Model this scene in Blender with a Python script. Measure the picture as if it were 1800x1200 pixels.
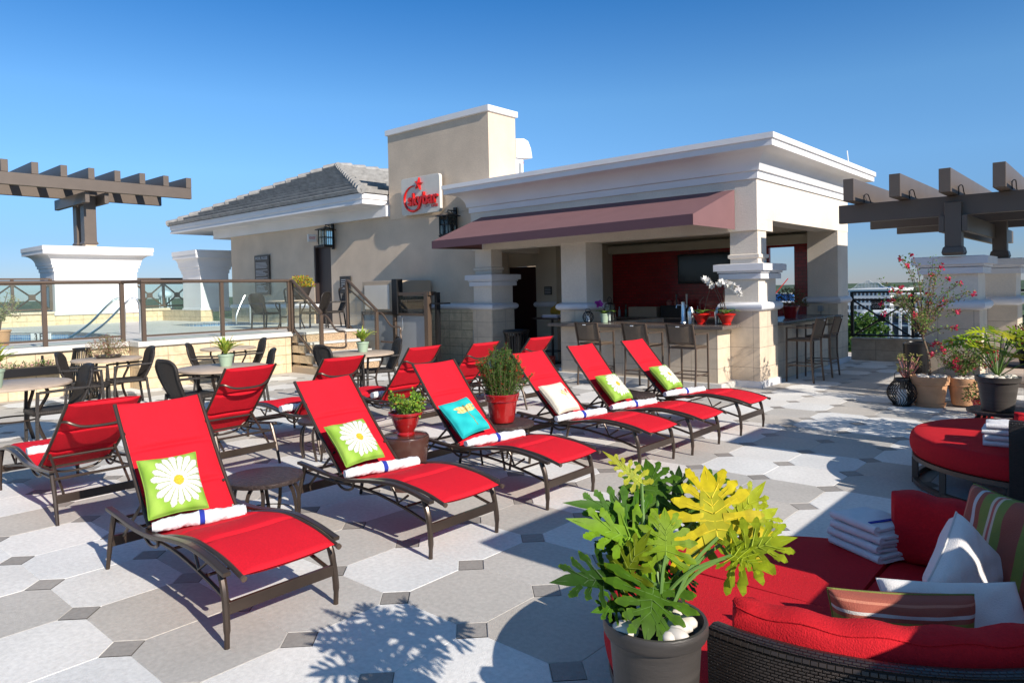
import bpy, bmesh, math, random
from mathutils import Vector, Matrix
from math import sin, cos, pi, radians, sqrt, atan2, hypot
S = bpy.context.scene
for o in list(bpy.data.objects): bpy.data.objects.remove(o)
random.seed(7)
# ---------------------------------------------------------------- camera
CAM = Vector((3.143, -2.509, 1.730))
AXR, AXU, AXF = Vector((.7502, .6608, -.0216)), Vector((-.0001, .0328, .9995)), Vector((-.6612, .7498, -.0247))
cd = bpy.data.cameras.new('camera'); cam = bpy.data.objects.new('camera', cd); S.collection.objects.link(cam)
AXR.normalize(); AXF = (AXF - AXF.dot(AXR)*AXR).normalized(); AXU = AXR.cross(AXF)
M = Matrix((AXR, AXU, -AXF)).transposed().to_4x4(); M.translation = CAM; cam.matrix_world = M
cd.sensor_width = 36; cd.lens = 24.823; cd.shift_y = -.0337; cd.clip_start = .05; cd.clip_end = 40000
S.camera = cam
# ---------------------------------------------------------------- sky and sun
EL, SAZ = radians(29.5), radians(-8.5)          # the sun stands over +x, a little towards -y
sv = Vector((cos(EL)*cos(SAZ), cos(EL)*sin(SAZ), sin(EL)))
w = bpy.data.worlds.new('World'); S.world = w; w.use_nodes = True
nt = w.node_tree; bg = nt.nodes['Background']
sky = nt.nodes.new('ShaderNodeTexSky'); sky.sky_type = 'NISHITA'; sky.sun_disc = False
sky.sun_elevation = EL; sky.sun_rotation = atan2(sv.x, sv.y)
sky.altitude = 0; sky.air_density = 1.0; sky.dust_density = 0.0; sky.ozone_density = 6.0
tc_ = nt.nodes.new('ShaderNodeTexCoord'); sz_ = nt.nodes.new('ShaderNodeSeparateXYZ'); nt.links.new(tc_.outputs['Generated'], sz_.inputs[0])
cr_ = nt.nodes.new('ShaderNodeValToRGB'); nt.links.new(sz_.outputs[2], cr_.inputs[0]); el_ = cr_.color_ramp.elements     # clear-air tint by true elevation
el_[0].position = 0; el_[0].color = (.30, .33, .46, 1); el_[1].position = .42; el_[1].color = (.13, .47, .68, 1)
e_ = el_.new(.07); e_.color = (.34, .41, .54, 1); e_ = el_.new(.16); e_.color = (.50, .62, .70, 1); e_ = el_.new(.25); e_.color = (.50, .68, .74, 1); e_ = el_.new(.65); e_.color = (.92, .86, .70, 1)
mx_ = nt.nodes.new('ShaderNodeMix'); mx_.data_type = 'RGBA'; mx_.blend_type = 'MULTIPLY'; mx_.inputs[0].default_value = 1
nt.links.new(sky.outputs[0], mx_.inputs[6]); nt.links.new(cr_.outputs[0], mx_.inputs[7]); nt.links.new(mx_.outputs[2], bg.inputs[0]); bg.inputs[1].default_value = .135
sd = bpy.data.lights.new('sun', 'SUN'); sd.energy = 4.4; sd.angle = radians(.5); sd.color = (1, .91, .80)
sun = bpy.data.objects.new('sun', sd); S.collection.objects.link(sun)
sun.rotation_euler = (-sv).to_track_quat('-Z', 'Y').to_euler(); sun.location = (30, 0, 30)
S.view_settings.view_transform = 'Standard'; S.view_settings.look = 'None'
S.view_settings.exposure = .62; S.view_settings.gamma = 1
S.render.resolution_x = 1024; S.render.resolution_y = 682
try:
    S.cycles.max_bounces = 8; S.cycles.transparent_max_bounces = 16
except Exception: pass
# ---------------------------------------------------------------- materials
def mat(name, col, rough=.6, metal=0, var=.0, vs=8, bump=0, bs=60, attr=False, coat=0, trans=0, spec=None, fine=0, stretch=None):
    m = bpy.data.materials.new(name); m.use_nodes = True; n = m.node_tree; b = n.nodes['Principled BSDF']; L = n.links
    b.inputs['Roughness'].default_value = rough; b.inputs['Metallic'].default_value = metal
    if coat: b.inputs['Coat Weight'].default_value = coat; b.inputs['Coat Roughness'].default_value = .1
    if spec is not None: b.inputs['Specular IOR Level'].default_value = spec
    tc = n.nodes.new('ShaderNodeTexCoord'); src = tc.outputs['Object']
    if stretch:
        mp = n.nodes.new('ShaderNodeMapping'); mp.inputs['Scale'].default_value = stretch; L.new(src, mp.inputs[0]); src = mp.outputs[0]
    if attr:
        a = n.nodes.new('ShaderNodeAttribute'); a.attribute_name = 'Col'; out = a.outputs['Color']
    else:
        a = n.nodes.new('ShaderNodeRGB'); a.outputs[0].default_value = (*col, 1); out = a.outputs[0]
    if var or fine:
        for sc, am in ((vs, var), (vs*25, fine)):
            if not am: continue
            t = n.nodes.new('ShaderNodeTexNoise'); t.inputs['Scale'].default_value = sc; t.inputs['Detail'].default_value = 5
            L.new(src, t.inputs['Vector'])
            r = n.nodes.new('ShaderNodeMapRange'); r.inputs[1].default_value = .3; r.inputs[2].default_value = .7
            r.inputs[3].default_value = 1-am; r.inputs[4].default_value = 1+am; L.new(t.outputs[0], r.inputs[0])
            x = n.nodes.new('ShaderNodeMix'); x.data_type = 'RGBA'; x.blend_type = 'MULTIPLY'; x.inputs[0].default_value = 1
            L.new(out, x.inputs[6]); L.new(r.outputs[0], x.inputs[7]); out = x.outputs[2]
    L.new(out, b.inputs['Base Color'])
    if trans:
        tr = n.nodes.new('ShaderNodeBsdfTranslucent'); L.new(out, tr.inputs[0]); mx = n.nodes.new('ShaderNodeMixShader')
        mx.inputs[0].default_value = trans; L.new(b.outputs[0], mx.inputs[1]); L.new(tr.outputs[0], mx.inputs[2])
        L.new(mx.outputs[0], n.nodes['Material Output'].inputs[0])
    if bump:
        t = n.nodes.new('ShaderNodeTexNoise'); t.inputs['Scale'].default_value = bs; t.inputs['Detail'].default_value = 4
        L.new(src, t.inputs['Vector']); bp = n.nodes.new('ShaderNodeBump'); bp.inputs['Strength'].default_value = bump
        bp.inputs['Distance'].default_value = .01; L.new(t.outputs[0], bp.inputs['Height']); L.new(bp.outputs[0], b.inputs['Normal'])
    return m
def tilemat(name, c1, c2, joint, w_, h_, js=.006, rough=.7, off=0, bump=.4, var=.15, coat=0, swirl=0):
    # rectangular blocks on the axis-aligned vertical faces: u runs along x+y, v runs up
    m = bpy.data.materials.new(name); m.use_nodes = True; n = m.node_tree; b = n.nodes['Principled BSDF']; L = n.links
    b.inputs['Roughness'].default_value = rough
    if coat: b.inputs['Coat Weight'].default_value = coat
    g = n.nodes.new('ShaderNodeNewGeometry'); sp = n.nodes.new('ShaderNodeSeparateXYZ'); L.new(g.outputs['Position'], sp.inputs[0])
    ad = n.nodes.new('ShaderNodeMath'); ad.operation = 'ADD'; L.new(sp.outputs[0], ad.inputs[0]); L.new(sp.outputs[1], ad.inputs[1])
    cb = n.nodes.new('ShaderNodeCombineXYZ'); L.new(ad.outputs[0], cb.inputs[0]); L.new(sp.outputs[2], cb.inputs[1])
    br = n.nodes.new('ShaderNodeTexBrick'); br.offset = off; br.inputs['Scale'].default_value = 1
    br.inputs['Brick Width'].default_value = w_; br.inputs['Row Height'].default_value = h_; br.inputs['Mortar Size'].default_value = js
    br.inputs['Mortar Smooth'].default_value = .1; br.inputs['Bias'].default_value = 0
    br.inputs['Color1'].default_value = (*c1, 1); br.inputs['Color2'].default_value = (*c2, 1); br.inputs['Mortar'].default_value = (*joint, 1)
    L.new(cb.outputs[0], br.inputs[0])
    t = n.nodes.new('ShaderNodeTexNoise'); t.inputs['Scale'].default_value = 5; t.inputs['Detail'].default_value = 8; t.inputs['Roughness'].default_value = .65
    if swirl: t.inputs['Distortion'].default_value = swirl
    L.new(g.outputs['Position'], t.inputs[0])
    r = n.nodes.new('ShaderNodeMapRange'); r.inputs[1].default_value = .3; r.inputs[2].default_value = .7; r.inputs[3].default_value = 1-var; r.inputs[4].default_value = 1+var
    L.new(t.outputs[0], r.inputs[0]); x = n.nodes.new('ShaderNodeMix'); x.data_type = 'RGBA'; x.blend_type = 'MULTIPLY'; x.inputs[0].default_value = 1
    L.new(br.outputs[0], x.inputs[6]); L.new(r.outputs[0], x.inputs[7]); L.new(x.outputs[2], b.inputs['Base Color'])
    bp = n.nodes.new('ShaderNodeBump'); bp.inputs['Strength'].default_value = bump; bp.inputs['Distance'].default_value = .006; bp.invert = True
    L.new(br.outputs['Fac'], bp.inputs['Height'])
    bp2 = n.nodes.new('ShaderNodeBump'); bp2.inputs['Strength'].default_value = bump*.5; bp2.inputs['Distance'].default_value = .01
    L.new(t.outputs[0], bp2.inputs['Height']); L.new(bp.outputs[0], bp2.inputs['Normal']); L.new(bp2.outputs[0], b.inputs['Normal'])
    return m
def glassmat(name, col=(.9, .97, .95), alpha=.16, rough=.02):
    m = bpy.data.materials.new(name); m.use_nodes = True; n = m.node_tree; b = n.nodes['Principled BSDF']; L = n.links
    g = n.nodes.new('ShaderNodeBsdfGlossy'); g.inputs['Roughness'].default_value = rough; t = n.nodes.new('ShaderNodeBsdfTransparent'); t.inputs[0].default_value = (*col, 1)
    f = n.nodes.new('ShaderNodeFresnel'); f.inputs[0].default_value = 1.5; mx = n.nodes.new('ShaderNodeMixShader')
    L.new(f.outputs[0], mx.inputs[0]); L.new(t.outputs[0], mx.inputs[1]); L.new(g.outputs[0], mx.inputs[2])
    df = n.nodes.new('ShaderNodeBsdfDiffuse'); df.inputs[0].default_value = (*col, 1); m2 = n.nodes.new('ShaderNodeMixShader'); m2.inputs[0].default_value = alpha*.08
    L.new(mx.outputs[0], m2.inputs[1]); L.new(df.outputs[0], m2.inputs[2]); L.new(m2.outputs[0], n.nodes['Material Output'].inputs[0])
    return m
def wickermat(name, col, sx=70, sz=46, rough=.36):
    # woven strands: offset bricks with a rounded bump
    m = bpy.data.materials.new(name); m.use_nodes = True; n = m.node_tree; b = n.nodes['Principled BSDF']; L = n.links
    b.inputs['Roughness'].default_value = rough
    u = n.nodes.new('ShaderNodeUVMap'); u.uv_map = 'UVMap'
    br = n.nodes.new('ShaderNodeTexBrick'); br.offset = .5; br.inputs['Scale'].default_value = 1; br.inputs['Brick Width'].default_value = 1/sx*2
    br.inputs['Row Height'].default_value = 1/sz; br.inputs['Mortar Size'].default_value = .0022; br.inputs['Mortar Smooth'].default_value = 1
    br.inputs['Color1'].default_value = (*col, 1); br.inputs['Color2'].default_value = (*[c*1.6 for c in col], 1); br.inputs['Mortar'].default_value = (.003, .002, .002, 1)
    L.new(u.outputs[0], br.inputs[0]); L.new(br.outputs[0], b.inputs['Base Color'])
    bp = n.nodes.new('ShaderNodeBump'); bp.invert = True; bp.inputs['Strength'].default_value = 1; bp.inputs['Distance'].default_value = .008
    L.new(br.outputs['Fac'], bp.inputs['Height']); L.new(bp.outputs[0], b.inputs['Normal'])
    return m
m_stucco = mat('stucco', (.61, .49, .37), .85, var=.10, vs=1.3, bump=.45, bs=45, fine=.05)
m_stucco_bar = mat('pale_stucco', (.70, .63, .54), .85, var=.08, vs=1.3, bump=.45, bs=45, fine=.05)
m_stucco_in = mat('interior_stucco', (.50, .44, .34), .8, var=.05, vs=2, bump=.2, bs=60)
m_trim = mat('white_trim', (.74, .73, .73), .6, var=.04, vs=1.5, bump=.2, bs=35)
m_cap = mat('grey_white_trim', (.66, .66, .68), .6, var=.05, vs=2.5, bump=.3, bs=50)
m_block = tilemat('cream_tile', (.62, .51, .38), (.56, .46, .35), (.30, .24, .19), .46, .335, .004, bump=.5, var=.12)
m_rock = tilemat('split_stone', (.66, .53, .34), (.58, .45, .29), (.36, .28, .18), .42, .2, .006, bump=1.0, var=.22, swirl=1.5)
m_lowwall = tilemat('brown_stone', (.42, .33, .24), (.36, .28, .2), (.2, .16, .12), .6, .23, .005, bump=.5, var=.25)
m_redtile = tilemat('red_tile', (.36, .006, .010), (.27, .004, .008), (.12, .006, .008), .16, .08, .006, rough=.25, off=.5, bump=.4, var=.1, coat=.3)
m_pebble = mat('pebble_riser', (.42, .30, .19), .8, var=.6, vs=55, bump=1.5, bs=60)
m_grave = mat('coping_concrete', (.56, .54, .50), .8, var=.08, vs=4, bump=.3, bs=70, fine=.06)
m_pooldeck = mat('pool_deck_concrete', (.58, .56, .52), .85, var=.08, vs=1.5, bump=.3, bs=60)
m_pergola = mat('brown_painted_aluminium', (.115, .090, .072), .42, var=.06, vs=3)
m_bronze = mat('bronze_metal', (.062, .045, .035), .30, metal=.45, var=.12, vs=9)
m_rail = mat('railing_bronze', (.105, .073, .053), .40, metal=.25, var=.06, vs=5)
m_black = mat('black_metal', (.012, .012, .013), .38, metal=.3)
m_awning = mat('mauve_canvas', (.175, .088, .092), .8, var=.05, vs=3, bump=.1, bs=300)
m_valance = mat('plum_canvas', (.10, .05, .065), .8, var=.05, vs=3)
m_door = mat('maroon_door', (.035, .010, .010), .35, var=.15, vs=4)
m_browndoor = mat('brown_door', (.045, .028, .024), .45, var=.08, vs=4)
m_sling = mat('red_sling', (.62, .009, .022), .75, var=.07, vs=4, bump=.5, bs=300, fine=.10, spec=.2)
m_cushion = mat('red_canvas', (.53, .012, .020), .85, var=.08, vs=3, bump=.4, bs=220, fine=.09, spec=.2)
m_roundtop = mat('tan_table_top', (.43, .34, .26), .5, var=.12, vs=12, bump=.1, bs=80, fine=.08)
m_wickplain = mat('dark_resin', (.020, .016, .014), .42, bump=.7, bs=160, var=.15, vs=90)
m_wicker = wickermat('dark_wicker', (.028, .020, .016), 90, 105)
m_chairwick = wickermat('chair_wicker', (.020, .015, .012), 110, 80, .6)
m_towel = mat('white_terry', (.80, .80, .82), .95, bump=1.0, bs=190, var=.04, vs=20)
m_blue = mat('blue_band', (.012, .03, .30), .9)
m_paint = mat('attribute_fabric', (1, 1, 1), .85, attr=True, bump=.3, bs=240, fine=.04)
m_leaf = mat('leaf', (1, 1, 1), .50, attr=True, trans=.30, var=.18, vs=30, spec=.15)
m_flower = mat('petal', (1, 1, 1), .6, attr=True, trans=.3)
m_paver = mat('concrete_paver', (1, 1, 1), .8, attr=True, var=.08, vs=1.4, bump=.3, bs=130, fine=.10)
m_joint = mat('joint_sand', (.13, .12, .105), .9, var=.2, vs=30)
m_redpot = mat('red_glazed_pot', (.30, .010, .010), .15, coat=.6, var=.25, vs=6)
m_redbowl = mat('red_bowl', (.5, .012, .008), .2, coat=.5, var=.08, vs=8)
m_terra = mat('terracotta', (.50, .27, .14), .75, var=.14, vs=7, bump=.2, bs=60)
m_sage = mat('sage_pot', (.30, .40, .29), .55, var=.06, vs=10)
m_greypot = mat('grey_resin_pot', (.052, .046, .042), .45, var=.25, vs=3, bump=.15, bs=40, stretch=(1, 1, 14))
m_stone = mat('river_pebble', (.62, .57, .50), .5, var=.16, vs=14)
m_soil = mat('soil', (.03, .022, .016), .95, bump=1, bs=60)
m_granite = mat('granite', (.13, .105, .09), .25, var=.6, vs=70, fine=.4)
m_steel = mat('polished_steel', (.80, .80, .78), .30, metal=1)
m_gate = mat('grey_panel', (.27, .285, .295), .45, var=.04, vs=3)
m_gatepale = mat('cream_panel', (.66, .61, .53), .5, var=.03, vs=3)
m_tan = mat('tan_paint', (.42, .33, .24), .5)
m_roof = mat('roof_tile', (.30, .295, .285), .85, var=.22, vs=5, bump=.4, bs=30)
m_glass = glassmat('clear_glass')
m_white = mat('white_paint', (.78, .78, .76), .5)
m_redpaint = mat('red_letter', (.62, .012, .008), .3)
m_pane = mat('lantern_glass', (.45, .50, .50), .15, var=.2, vs=10)
m_screen = mat('dark_screen', (.012, .013, .014), .12)
m_plaque = mat('black_plaque', (.022, .023, .024), .5)
m_text = mat('plaque_text', (.45, .46, .47), .6)
m_pink = mat('pink_petal', (.5, .05, .28), .6)
m_wood = mat('brown_bark', (.13, .085, .055), .85, var=.3, vs=25, bump=.6, bs=50)
m_stem = mat('green_stem', (.10, .19, .035), .45, var=.15, vs=10)
m_creamcush = mat('cream_cushion', (.50, .40, .32), .85, var=.05, vs=5)
# ---------------------------------------------------------------- mesh builder
def wl(o):
    v = Vector((0, 0, 0))
    while o: v = v + o.location; o = o.parent
    return v
class MB:
    def __init__(s): s.v = []; s.f = []; s.c = []; s.uv = None
    def add(s, vs, fs, col=None):
        n = len(s.v); s.v += [tuple(p) for p in vs]; s.f += [tuple(i+n for i in f) for f in fs]
        s.c += [col]*len(fs); return s
    def box(s, x0, x1, y0, y1, z0, z1, col=None):
        return s.add([(x0,y0,z0),(x1,y0,z0),(x1,y1,z0),(x0,y1,z0),(x0,y0,z1),(x1,y0,z1),(x1,y1,z1),(x0,y1,z1)],
                     [(0,3,2,1),(4,5,6,7),(0,1,5,4),(1,2,6,5),(2,3,7,6),(3,0,4,7)], col)
    def tube(s, pts, r, n=8, close=False, col=None, flat=1.0):
        pts = [Vector(p) for p in pts]; m = len(pts); rs = r if isinstance(r, (list, tuple)) else [r]*m
        vs = []; prev = None
        for i, p in enumerate(pts):
            a = pts[(i-1) % m] if (close or i) else p; b = pts[(i+1) % m] if (close or i < m-1) else p
            t = (b-a).normalized()
            ref = prev if prev is not None else (Vector((0, 0, 1)) if abs(t.z) < .9 else Vector((0, 1, 0)))
            x = ref - ref.dot(t)*t
            if x.length < 1e-5: x = t.orthogonal()
            x.normalize(); y = t.cross(x); prev = x
            for k in range(n):
                a_ = 2*pi*k/n; vs.append(p + rs[i]*(cos(a_)*x*flat + sin(a_)*y))
        fs = []
        for i in range(m if close else m-1):
            j = (i+1) % m
            for k in range(n): fs.append((i*n+k, i*n+(k+1) % n, j*n+(k+1) % n, j*n+k))
        if not close: fs.append(tuple(range(n-1, -1, -1))); fs.append(tuple((m-1)*n+k for k in range(n)))
        return s.add(vs, fs, col)
    def bar(s, pts, wd, ht, side=Vector((0, 1, 0)), col=None):
        # rectangular section swept along pts; wd across `side`, ht across the other normal
        pts = [Vector(p) for p in pts]; m = len(pts); vs = []
        for i, p in enumerate(pts):
            t = (pts[min(i+1, m-1)]-pts[max(i-1, 0)]).normalized(); sd_ = (side-side.dot(t)*t).normalized(); up = t.cross(sd_)
            for a, b in ((-1,-1),(1,-1),(1,1),(-1,1)): vs.append(p + sd_*a*wd/2 + up*b*ht/2)
        fs = [(i*4+k, i*4+(k+1) % 4, (i+1)*4+(k+1) % 4, (i+1)*4+k) for i in range(m-1) for k in range(4)]
        fs += [(3, 2, 1, 0), tuple((m-1)*4+k for k in range(4))]
        return s.add(vs, fs, col)
    def lathe(s, prof, c=(0, 0, 0), n=32, a0=0, a1=2*pi, col=None, sx=1, sy=1):
        full = abs(a1-a0-2*pi) < 1e-6; k = n if full else n+1; vs = []
        for i in range(k):
            a = a0+(a1-a0)*i/n
            for (r, z) in prof: vs.append((c[0]+r*cos(a)*sx, c[1]+r*sin(a)*sy, c[2]+z))
        q = len(prof); fs = []
        for i in range(n):
            j = (i+1) % k
            for t in range(q-1): fs.append((i*q+t, j*q+t, j*q+t+1, i*q+t+1))
        return s.add(vs, fs, col)
    def ring(s, prof, x0, x1, y0, y1, top=True, bot=True, col=None):
        vs = []; 
        for d, z in prof: vs += [(x0-d, y0-d, z), (x1+d, y0-d, z), (x1+d, y1+d, z), (x0-d, y1+d, z)]
        fs = [(i*4+k, i*4+(k+1) % 4, (i+1)*4+(k+1) % 4, (i+1)*4+k) for i in range(len(prof)-1) for k in range(4)]
        if bot: fs.append((3, 2, 1, 0))
        if top: q = (len(prof)-1)*4; fs.append((q, q+1, q+2, q+3))
        return s.add(vs, fs, col)
    def grid(s, fn, nu, nv, col=None, close=False):
        vs = [fn(i/nu, j/nv) for i in range(nu+1) for j in range(nv+1)]
        fs = [(i*(nv+1)+j, (i+1)*(nv+1)+j, (i+1)*(nv+1)+j+1, i*(nv+1)+j+1) for i in range(nu) for j in range(nv)]
        n = len(s.v); s.v += [tuple(p) for p in vs]; s.f += [tuple(i+n for i in f) for f in fs]
        s.c += [col((i+.5)/nu, (j+.5)/nv) if callable(col) else col for i in range(nu) for j in range(nv)]
        return s
    def ball(s, c, r, n=10, col=None, sx=1, sy=1, sz=1):
        prof = [(max(1e-4, r*sin(pi*i/n)), -r*cos(pi*i/n)*sz) for i in range(n+1)]
        return s.lathe(prof, c, n=int(n*1.6), col=col, sx=sx, sy=sy)
    def leaf(s, p, d, nrm, ln, wd, col, bend=.2):
        d = d.normalized(); sd_ = d.cross(nrm)
        if sd_.length < 1e-4: sd_ = d.orthogonal()
        sd_.normalize(); up = sd_.cross(d); p = Vector(p)
        vs = [p, p+d*ln*.45+sd_*wd/2+up*bend*ln*.1, p+d*ln-up*bend*ln, p+d*ln*.45-sd_*wd/2+up*bend*ln*.1]
        return s.add(vs, [(0, 1, 2, 3)], col)
    def build(s, name, m, parent=None, smooth=None, weld=False, bevel=0, tags=None, uvbox=None, sub=0):
        off = wl(parent) if parent else Vector((0, 0, 0))
        me = bpy.data.meshes.new(name); me.from_pydata([(p[0]-off.x, p[1]-off.y, p[2]-off.z) for p in s.v], [], s.f)
        if any(c is not None for c in s.c):
            at = me.color_attributes.new('Col', 'FLOAT_COLOR', 'CORNER'); k = 0; buf = []
            for f, c in zip(s.f, s.c):
                c = c or (.5, .5, .5); buf += [c[0], c[1], c[2], 1]*len(f)
            at.data.foreach_set('color', buf)
        me.validate(); me.update()
        o = bpy.data.objects.new(name, me); S.collection.objects.link(o); me.materials.append(m)
        if parent: o.parent = parent
        if weld:
            bm = bmesh.new(); bm.from_mesh(me); bmesh.ops.remove_doubles(bm, verts=bm.verts, dist=.0004); bm.to_mesh(me); bm.free()
        if s.uv:
            uvl = me.uv_layers.new(name='UVMap')
            for lp in me.loops: uvl.data[lp.index].uv = s.uv(s.v[lp.vertex_index])
        if smooth is not None:
            me.polygons.foreach_set('use_smooth', [True]*len(me.polygons)); me.set_sharp_from_angle(angle=radians(smooth))
        if bevel:
            b = o.modifiers.new('b', 'BEVEL'); b.width = bevel; b.segments = 2; b.limit_method = 'ANGLE'; b.angle_limit = radians(50)
            b.harden_normals = False
        if sub: q = o.modifiers.new('s', 'SUBSURF'); q.levels = sub; q.render_levels = sub
        if tags: tag(o, *tags)
        return o
def tag(o, label=None, cat=None, group=None, kind=None):
    if label: o['label'] = label
    if cat: o['category'] = cat
    if group: o['group'] = group
    if kind: o['kind'] = kind
    return o
def thing(name, label, cat, loc=(0, 0, 0), group=None, rz=0):
    o = bpy.data.objects.new(name, None); S.collection.objects.link(o); o.location = loc; o.rotation_euler = (0, 0, rz)
    o.empty_display_size = .1
    return tag(o, label, cat, group)
KIDS = {}
def tree(o): return [c for c in bpy.data.objects if c.parent == o]
def dup(root, loc, rz=0, label=None, group=None, scale=None):
    def cp(o, par):
        c = o.copy(); S.collection.objects.link(c); c.parent = par
        for ch in tree(o): 
            if ch is not c: cp(ch, c)
        return c
    r = cp(root, None); r.location = loc; r.rotation_euler = (0, 0, rz)
    if label: r['label'] = label
    if group: r['group'] = group
    if scale: r.scale = (scale,)*3
    return r
def text(body, size, parent, m, mw, name='lettering', ext=.01, bold=0, align='CENTER', xs=1):
    cu = bpy.data.curves.new(name, 'FONT'); cu.body = body; cu.size = size; cu.extrude = ext; cu.align_x = align; cu.align_y = 'CENTER'; cu.offset = bold
    cu.resolution_u = 4
    t = bpy.data.objects.new('tmp', cu); S.collection.objects.link(t); bpy.context.view_layer.update()
    me = bpy.data.meshes.new_from_object(t.evaluated_get(bpy.context.evaluated_depsgraph_get())); bpy.data.objects.remove(t)
    off = wl(parent); T = Matrix.Translation(-off) @ mw @ Matrix.Diagonal((xs, 1, 1, 1)); me.transform(T)
    me.materials.clear(); me.materials.append(m)
    o = bpy.data.objects.new(name, me); S.collection.objects.link(o); o.parent = parent
    return o
def facey(x, y, z): return Matrix.Translation((x, y, z)) @ Matrix.Rotation(pi/2, 4, 'X')       # text on a face that looks to -y
def facex(x, y, z): return Matrix.Translation((x, y, z)) @ Matrix.Rotation(pi/2, 4, 'Z') @ Matrix.Rotation(pi/2, 4, 'X')
def jit(c, a=.12):
    k = 1+random.uniform(-a, a); return tuple(max(0, x*k*(1+random.uniform(-a/2, a/2))) for x in c)
def rdir(up=0):
    while True:
        v = Vector((random.uniform(-1, 1), random.uniform(-1, 1), random.uniform(-1, 1)))
        if .05 < v.length < 1: v.normalize(); v.z += up; return v.normalized()
def arc(r, a0, a1, n, c=(0, 0, 0)): return [(c[0]+r*cos(a0+(a1-a0)*i/n), c[1]+r*sin(a0+(a1-a0)*i/n), c[2]) for i in range(n+1)]
def spline(pts, n=8):
    # Catmull-Rom through pts
    P = [Vector(p) for p in pts]; P = [2*P[0]-P[1]]+P+[2*P[-1]-P[-2]]; out = []
    for i in range(1, len(P)-2):
        for k in range(n):
            t = k/n; a, b, c, d = P[i-1:i+3]
            out.append(.5*((2*b)+(c-a)*t+(2*a-5*b+4*c-d)*t*t+(3*b-a-3*c+d)*t**3))
    out.append(P[-2]); return out
# ================================================================ SETTING
LU = .61
WHITE = {(-3,-2),(-4,-2),(0,-2),(-2,-3),(-1,-3),(-4,-1),(-2,-1),(0,-1),(1,-1),(-1,0),(-1,1),(0,2),(-1,3),(0,3),(-1,5),(0,6),(0,7),(1,6),(1,7),
 (2,5),(2,4),(2,8),(2,9),(-1,8),(-1,9),(0,10),(0,11),(1,10),(1,11),(-1,12),(-1,13),(-2,12),(-2,13),(2,3),(1,3),(3,5),(-4,1),(-3,3),(-3,6),(-4,5),
 (-3,4),(-5,3),(-6,2),(-6,0),(-4,8),(-2,4),(-2,8),(-3,9),(-5,-2),(1,15),(0,14),(2,15),(2,12),(3,11),(-2,15)}
GREY = {(-5,-2),(-2,-2),(-1,-2),(-3,-3),(-3,-1),(-1,-1),(-3,0),(-2,0),(0,0),(0,1),(1,0),(1,1),(-1,2),(-2,1),(-2,2),(-1,4),(0,5),(1,5),(1,8),(0,8),(2,6),(2,7),
 (-1,6),(-1,7),(-1,10),(0,9),(0,12),(1,9),(1,12),(-1,11),(0,13),(-2,3),(-2,5),(-2,6),(1,4),(0,4),(1,2),(2,2)}
pv = MB(); rp = random.Random(3); g_ = .0035; q_ = .18*LU
CW, CG, CP_ = (.68, .675, .65), (.465, .44, .40), (.30, .28, .255)
for i in range(-21, 8):
    for j in range(-11, 26):
        cx, cy = LU*(i+.5), LU*(j+.5); h = LU/2-g_; a = LU/2-q_-g_*.6
        if cx < -11.4: continue
        col = CW if (i, j) in WHITE else CG if (i, j) in GREY else (CW if rp.random() < .42 else CG)
        k = 1+rp.uniform(-.045, .045); t = rp.uniform(-.012, .012); col = (col[0]*k+t, col[1]*k, col[2]*k-t)
        z = rp.uniform(0, .0015)
        o8 = [(-a,-h),(a,-h),(h,-a),(h,a),(a,h),(-a,h),(-h,a),(-h,-a)]
        b_ = .004; vs = [(cx+x, cy+y, z) for x, y in o8]+[(cx+x*(1+b_/h), cy+y*(1+b_/h), z-.004) for x, y in o8]
        pv.add(vs, [tuple(range(8))]+[(k2, k2+8, (k2+1) % 8+8, (k2+1) % 8) for k2 in range(8)], col)
        cx, cy = LU*i, LU*j; h = q_-g_*1.2; k = 1+rp.uniform(-.12, .12)
        vs = [(cx+x, cy+y, z) for x, y in ((-h,0),(0,-h),(h,0),(0,h))]
        pv.add(vs, [(0, 1, 2, 3)], tuple(c*k for c in CP_))
pv.build('pavement', m_paver, tags=(None, None, None, 'structure'))
MB().box(-11.9, 3.9, -7, 14.6, -.4, -.006).build('terrace_ground', m_joint, tags=(None, None, None, 'structure'))
MB().box(-27.8, -11.4, -9, 22, -.5, -.1).build('lower_ground', m_joint, tags=(None, None, None, 'structure'))
MB().box(-27, 7, -9, 22, -30, -.55).build('hotel_ground', m_stucco, tags=(None, None, None, 'structure'))

def planar(name, outer, holes, z, thick, m):
    cu = bpy.data.curves.new(name, 'CURVE'); cu.dimensions = '2D'; cu.fill_mode = 'BOTH'; cu.extrude = thick/2
    for P in [outer]+holes:
        sp = cu.splines.new('POLY'); sp.points.add(len(P)-1); sp.use_cyclic_u = True
        for k, p in enumerate(P): sp.points[k].co = (p[0], p[1], 0, 1)
    t = bpy.data.objects.new('tmp', cu); S.collection.objects.link(t); bpy.context.view_layer.update()
    me = bpy.data.meshes.new_from_object(t.evaluated_get(bpy.context.evaluated_depsgraph_get())); bpy.data.objects.remove(t)
    me.transform(Matrix.Translation((0, 0, z-thick/2))); me.materials.clear(); me.materials.append(m)
    o = bpy.data.objects.new(name, me); S.collection.objects.link(o); return o
P1 = [(-21.2, 1.6), (-20.9, 2.87), (-19.85, 3.42), (-18.86, 3.96), (-17, 3.98), (-15.3, 3.8), (-14.5, 3.5), (-14.2, 3.0), (-14.15, 2.3), (-14.2, 0), (-14.4, -4), (-20.5, -4)]
P2 = [tuple(p[:2]) for p in spline([(-19.9,7.13,0),(-20.61,8.21,0),(-20.37,9.1,0),(-19.3,9.2,0),(-17.86,9.2,0),(-16.3,9.1,0),(-16.2,8.45,0),(-16.53,7.87,0),(-17.0,7.24,0),(-18.06,6.89,0),(-19.9,7.13,0)], 4)][:-1]
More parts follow.
